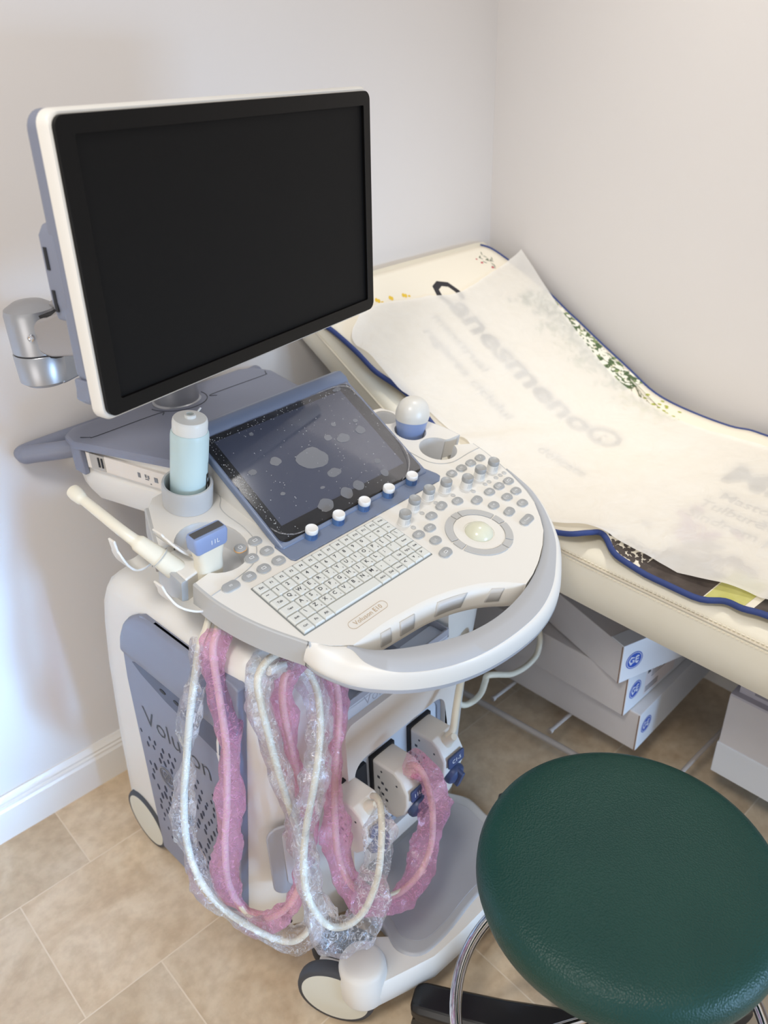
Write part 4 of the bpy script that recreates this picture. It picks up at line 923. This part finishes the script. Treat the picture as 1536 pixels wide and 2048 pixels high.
# pictures and lettering printed on the mat (thin ink layers draped on it)
def ink(name, col, polys, h=.0030):
    bm = BM()
    for P_ in polys:
        try: bm.faces.new([bm.verts.new(drp(x, y, h)) for x, y in P_])
        except ValueError: pass
    return link(name, bm, mat('ink_'+name, col, .8) if isinstance(col, str) else col, matm)
def leafp(x, y, l, w, a, n=8): return [(x+math.cos(a)*l*math.cos(t)-math.sin(a)*w*math.sin(t), y+math.sin(a)*l*math.cos(t)+math.cos(a)*w*math.sin(t)) for t in [2*PI*k/n for k in range(n)]]
rnd = random.Random(17)
def mtext(s, size, x, y, h=.0031, bold=.03):
    bm = BM(); text(bm, s, size, f=lambda c: drp(x+c.y, y-c.x, h), bold=bold); return bm
link('printed_lettering', mtext('Canesmeno®', .096, 1.400, 1.095), mat('ink_dark', '#2c2a30', .8), matm)
link('printed_lettering', mtext('reglarea ciclului', .040, 1.262, 1.13, bold=.01), mat('ink_grey', '#4c4c52', .8), matm)
link('printed_lettering', mtext('menstrual', .040, 1.315, 1.20, bold=.01), mat('ink_grey', '#4c4c52', .8), matm)
link('printed_lettering', mtext('delicate', .038, 1.252, .86, bold=.01), mat('ink_grey', '#4c4c52', .8), matm)
link('printed_lettering', mtext('Mastodin', .115, 1.465, .405), mat('ink_dark', '#2c2a30', .8), matm)
for k, s in enumerate(('Mastodinie', 'Tulburări menstruale', 'Sindrom premenstrual')):
    wd = (.20, .36, .40)[k]; link('printed_lettering', mtext(s, .040, 1.375-k*.048, (.595, .605, .615)[k]-wd/2, bold=.01), mat('ink_grey', '#4c4c52', .8), matm)
gl = []; gd = []; gw = []
for k in range(900):
    y = rnd.uniform(.95, 1.26); x = rnd.gauss(1.662-.25*max(0, y-1.18), .026)-.008
    if x > 1.682: continue
    (gl, gd, gw)[0 if k % 5 < 2 else (1 if k % 5 < 4 else 2)].append(leafp(x, y, rnd.uniform(.005, .010), rnd.uniform(.0025, .005), rnd.uniform(0, 3)))
for k in range(60):
    y = rnd.uniform(.90, 1.18); x = rnd.gauss(1.58, .02); gl.append(leafp(x, y, rnd.uniform(.004, .008), .003, rnd.uniform(0, 3)))
ink('foliage', '#7E9060', gl, .0030); ink('dark_foliage', '#4E6342', gd, .0032); ink('blossom', '#E9E8DC', gw, .0034)
yg = [leafp(1.60+rnd.gauss(0, .03), .875+rnd.gauss(0, .035), rnd.uniform(.003, .006), rnd.uniform(.003, .005), rnd.uniform(0, 3)) for k in range(60)]
ink('yellow_green_buds', '#A9B04E', yg, .0031)
st = []
for a in range(9):
    x0, y0 = 1.665-.006*a, .985-.012*a; x1, y1 = 1.59+rnd.gauss(0, .03), .88+rnd.gauss(0, .03)
    st.append([(x0, y0), (x0+.0015, y0-.001), (x1+.001, y1-.001), (x1, y1)])
ink('stems', '#5C6142', st, .0029)
sd = [leafp(1.052+rnd.random()**1.5*.060+(0 if 1 else 0), rnd.uniform(.545, .650), rnd.uniform(.0045, .007), rnd.uniform(.0025, .004), rnd.uniform(-.3, .9)) for k in range(150)]
sd = [p for p in sd if min(q[0] for q in p) > at_y(Nl, sum(q[1] for q in p)/8)+.004]
ink('seeds', '#4A423E', sd, .0031)
def strip(y0, y1, x1, n=10): return [(at_y(Nl, y0+(y1-y0)*k/n)+.003, y0+(y1-y0)*k/n) for k in range(n+1)]+[(x1, y1), (x1, y0)]
def grid(name, col, y0, y1, x1, h=.0030):
    bm = BM(); R_ = []
    for k in range(15):
        y = y0+(y1-y0)*k/14; xa = at_y(Nl, y)+.003; R_.append([drp(xa+(x1-xa)*j/6, y, h) for j in range(7)])
    loft(bm, R_, closed=False, caps=False); return link(name, bm, mat('ink_'+name, col, .8, tint=(25, '#6a5f58' if col < '#7' else '#D9D59A', .6)), matm)
grid('dark_soil', '#3A312D', .445, .555, 1.14); grid('yellow_petals', '#B7B55E', .385, .443, 1.16); grid('dark_window', '#2f2a28', .345, .372, 1.15); grid('pale_yellow_petals', '#CFC98C', .24, .343, 1.16)
fl = [leafp(1.27+rnd.gauss(0, .03), .60+rnd.gauss(0, .03)-.02*k % .1, rnd.uniform(.015, .03), rnd.uniform(.008, .014), rnd.uniform(0, 3), 12) for k in range(9)]
ink('pink_flower', '#B79AA8', fl[:5]+[leafp(1.20, .56, .03, .012, .4, 12), leafp(1.22, .53, .035, .014, -.5, 12)], .0030)
ink('brown_root', '#8D8078', [leafp(1.17+rnd.gauss(0, .02), .50+rnd.gauss(0, .045), rnd.uniform(.01, .028), rnd.uniform(.006, .012), rnd.uniform(0, 3), 12) for k in range(26)], .0029)
ink('yellow_marks', '#E2BE3F', [leafp(x, y, .0065, .0035, .8) for x, y in ((1.208, 1.356), (1.212, 1.352), (1.246, 1.352), (1.249, 1.349), (1.284, 1.349), (1.289, 1.346))]+[leafp(x, y, .004, .003, .2) for x, y in ((1.218, 1.347), (1.297, 1.343))], .0032)
rs = []
for k in range(14):
    a = rnd.uniform(0, 6.28); rs.append(leafp(1.60+.022*math.cos(a)*rnd.random(), 1.375+.028*math.sin(a)*rnd.random(), .006, .0013, rnd.uniform(0, 3)))
ink('dark_sprig', '#5d6a58', rs, .0032); ink('red_buds', '#C05560', [leafp(1.578, 1.372, .004, .003, 0), leafp(1.596, 1.352, .0045, .003, 0), leafp(1.60, 1.34, .003, .003, 0), leafp(1.572, 1.385, .003, .002, 0)], .0034)

# ---- paper sheet
pn = [(1.128, 1.321), (1.063, 1.273), (1.062, 1.22), (1.060, 1.148), (1.085, 1.06), (1.100, .98), (1.075, .87), (1.052, .76), (1.050, .715), (1.058, .684), (1.084, .640), (1.079, .604), (1.080, .545), (1.086, .479), (1.098, .425), (1.106, .361), (1.112, .2), (1.11, -.30)]
pf = [(1.705, 1.352), (1.691, 1.284), (1.660, 1.162), (1.636, 1.074), (1.616, .982), (1.612, .902), (1.600, .80), (1.60, .75), (1.603, .71), (1.608, .68), (1.612, .645), (1.615, .61), (1.615, .55), (1.62, .48), (1.62, .42), (1.62, .35), (1.62, .2), (1.62, -.30)]
pt = crs([(1.128, 1.321, 0), (1.193, 1.341, 0), (1.24, 1.332, 0), (1.341, 1.322, 0), (1.428, 1.310, 0), (1.50, 1.318, 0), (1.562, 1.333, 0), (1.64, 1.343, 0), (1.705, 1.352, 0)], 6)
A_, B_ = crs([(x, y, 0) for x, y in pn], 8), crs([(x, y, 0) for x, y in pf], 8); R_ = []; nj = 48
for k, (a, c) in enumerate(zip(A_, B_)):
    row = []
    for j in range(nj+1):
        t = j/nj; p = a.lerp(c, t)
        if k < 9:
            q = pt[int(t*(len(pt)-1))]; p.y += (q.y-(pt[0].y+(pt[-1].y-pt[0].y)*t))*(1-k/9)
        h = .0078+.005*abs(noise.noise(Vector((p.x*9, p.y*7, 2))))+.005*abs(noise.noise(Vector((p.x*22, p.y*15, 5))))**1.5
        h += .010*math.exp(-((p.y-.985+.25*(p.x-1.1))/.020)**2)*math.exp(-((p.x-1.12)/.2)**2)
        h += .020*max(0, (t-.8)/.2)**2*max(0, 1-k/14)+.008*math.exp(-(t/.04)**2)*abs(math.sin(p.y*25))
        row.append(drp(p.x, p.y, h))
    R_.append(row)
bm = BM(); loft(bm, R_, closed=False, caps=False)
pp = link('paper_sheet', bm, PAPER, None, sharp=180); tag(pp, 'thin creased white tissue paper spread over the printed mat', 'paper sheet')

# ================================================================== BOXES ON THE RACK
def carton(name, label, x, y, z, yaw, L, D, H, logo=None, lab=False, grp=None, flap=True):
    """near left corner at (x,y); L along +x, D along +y"""
    M_ = TR(x, y, z) @ RZ(yaw)
    r_ = root(name, label, 'box', (x, y, z), R(yaw), grp)
    bm = BM(); box(bm, 0, L, .0, D, 0, H-.002); link('carton_body', bm, CARD, r_, M_, bevel=.0015)
    bm = BM(); box(bm, .001, L-.001, -.0032, 0, .001, H-.001); box(bm, .001, L-.001, -.0032, .035, H-.0025, H); o = link('end_flap', bm, CARDE, r_, M_, bevel=.001)
    bm = BM(); box(bm, .0002, .003, -.0005, .003, H-.012, H-.003); box(bm, -.0006, .0008, -.0012, .0006, .0, H-.004); link('corrugated_edge', bm, CARDC, r_, M_)
    if logo:
        lx, lz, rr_ = logo; Ml = TR(lx, -.0034, lz) @ RX(90); bm = BM(); prism(bm, circ(0, 0, rr_, 32), 0, .0003, M=Ml, mi=0)
        prism(bm, circ(0, 0, rr_*.90, 32), .0003, .00045, M=Ml, mi=1, holes=[circ(0, 0, rr_*.84, 32)])
        for k in range(4):
            a = k*PI/2+PI/4; cx, cy = rr_*.52*math.cos(a), rr_*.52*math.sin(a); prism(bm, circ(cx, cy, rr_*.12, 12), .0003, .00045, M=Ml, mi=1)
        for sx, lt in ((-1, 'G'), (1, 'E')): text(bm, lt, rr_*1.05, Ml @ TR(sx*rr_*.32, 0, .00046), mi=1, bold=.015)
        link('emblem', bm, [LOGO, CARDE], r_, M_)
    if lab:
        bm = BM(); box(bm, .075, .20, -.0036, -.0033, .012, H-.015, mi=0)
        box(bm, .080, .092, -.0038, -.0036, H-.035, H-.025, mi=1)
        for k in range(5): box(bm, .098, .098+.06+.008*(k % 3), -.0038, -.0036, H-.028-k*.006, H-.0265-k*.006, mi=1)
        for k in range(3): box(bm, .079, .13, -.0038, -.0036, .018+k*.006, .0205+k*.006, mi=1)
        link('address_label', bm, [mat('label_paper', '#DDD6D8', .6), INK], r_, M_)
    return r_
carton('cardboard_box', 'lowest white cardboard box of the three stacked under the couch', 1.255, .608, .104, 2.5, .38, .42, .106, (.034, .058, .0215), grp='boxes under the couch')
carton('cardboard_box', 'middle white cardboard box of the stack, with a printed paper label', 1.226, .633, .211, .5, .40, .42, .104, (.034, .055, .0225), True, grp='boxes under the couch')
carton('cardboard_box', 'topmost white cardboard box of the stack, turned askew under the couch', 1.199, .640, .316, -15.5, .38, .34, .098, (.034, .050, .0220), grp='boxes under the couch')
rb = root('storage_box', 'large white box with grey lid below the couch, right of the stack', 'box', (1.327, .060, .104), R(2))
M_ = TR(1.327, .462, .104) @ RZ(2)
bm = BM(); box(bm, 0, .31, -.42, 0, 0, .215); link('box_body', bm, CARD, rb, M_, bevel=.002)
bm = BM(); box(bm, -.003, .31, -.42, .002, 0, .085); link('lower_flap', bm, CARDE, rb, M_, bevel=.002)
bm = BM(); box(bm, -.002, .30, -.42, -.0015, .215, .221); box(bm, .012, .31, -.42, -.012, .221, .255); ld = link('lid', bm, mat('lid_grey', '#BAB6BE', .6), rb, M_, bevel=.001)
bm = BM(); box(bm, .0112, .0118, -.090, -.042, .232, .243); link('hand_slot', bm, mat('slot_grey', '#8d8a92', .6), ld, M_)
b2 = root('flat_box', 'flat white box lying on the grey lid of the large box', 'box', (1.33, .06, .36), R(-4))
M_ = TR(1.335, .470, .3592) @ RZ(-3); bm = BM(); box(bm, 0, .30, -.42, 0, 0, .055); link('box_body', bm, CARD, b2, M_, bevel=.002)
bm = BM(); box(bm, -.001, .02, -.001, .001, -.0, .05); link('corrugated_edge', bm, CARDC, b2, M_)

# ================================================================== STOOL
SXY = (.690, .313)
stl = root('stool', 'round dark green leatherette stool with black base and chrome foot ring', 'stool', (SXY[0], SXY[1], 0))
SF = TR(SXY[0], SXY[1], 0)
RS = .200
bm = BM(); pr = [(0, .481), (.10, .480), (.16, .481), (.185, .484), (.196, .492), (RS, .510), (RS-.001, .525), (.194, .538), (.184, .546), (.170, .5500), (.14, .5520), (.10, .5530), (.05, .5535), (0, .5537)]
lathe(bm, pr, 96); link('seat', bm, GREEN, stl, SF, sharp=80)
bm = BM(); prism(bm, circ(0, 0, .12, 40), .466, .482); link('seat_plate', bm, BLACK, stl, SF, bevel=.002)
bm = BM(); lathe(bm, [(.025, .10), (.025, .30), (.014, .302), (.014, .468)], 28); link('gas_lift', bm, STEEL, stl, SF)
bm = BM(); n = 96
pts = [V3(.230*math.cos(2*PI*k/n), .230*math.sin(2*PI*k/n), .20) for k in range(n+1)]
tube(bm, pts, .0095, 14, caps=False); fr_ = link('foot_ring', bm, CHROME, stl, TR(.683, .297, 0))
bm = BM()
for k in range(3):
    a = R(30+120*k); tube(bm, [V3(.02*math.cos(a), .02*math.sin(a), .215), V3(.226*math.cos(a), .226*math.sin(a), .20)], .006, 10)
link('ring_spoke', bm, CHROME, stl, TR(.683, .297, 0))
for k in range(5):
    a = math.degrees(math.atan2(.556-SXY[1], .552-SXY[0]))+72*k; Ma = SF @ RZ(a)
    bm = BM(); rings = []
    for r_, w, zt, zb in ((.0, .045, .125, .075), (.05, .038, .115, .07), (.15, .032, .098, .062), (.24, .030, .086, .055), (.285, .029, .082, .053), (.298, .024, .078, .054), (.302, .014, .074, .058)):
        rings.append([V3(r_, -w, zb), V3(r_, w, zb), V3(r_, w, (zt*2+zb)/3), V3(r_, w*.7, zt), V3(r_, -w*.7, zt), V3(r_, -w, (zt*2+zb)/3)])
    loft(bm, rings); arm_ = link('base_arm', bm, BLACK, stl, Ma, bevel=.003)
    bm = BM()
    for s in (-1, 1): lathe(bm, [(.018, -.008), (.025, -.008), (.025, .008), (.018, .008)], 24, TR(.275, s*.013, .025) @ RX(90))
    link('castor', bm, BLACK, arm_, Ma)
    bm = BM(); lathe(bm, [(.006, .03), (.006, .06)], 12, TR(.27, 0, 0)); link('castor_stem', bm, STEEL, arm_, Ma)
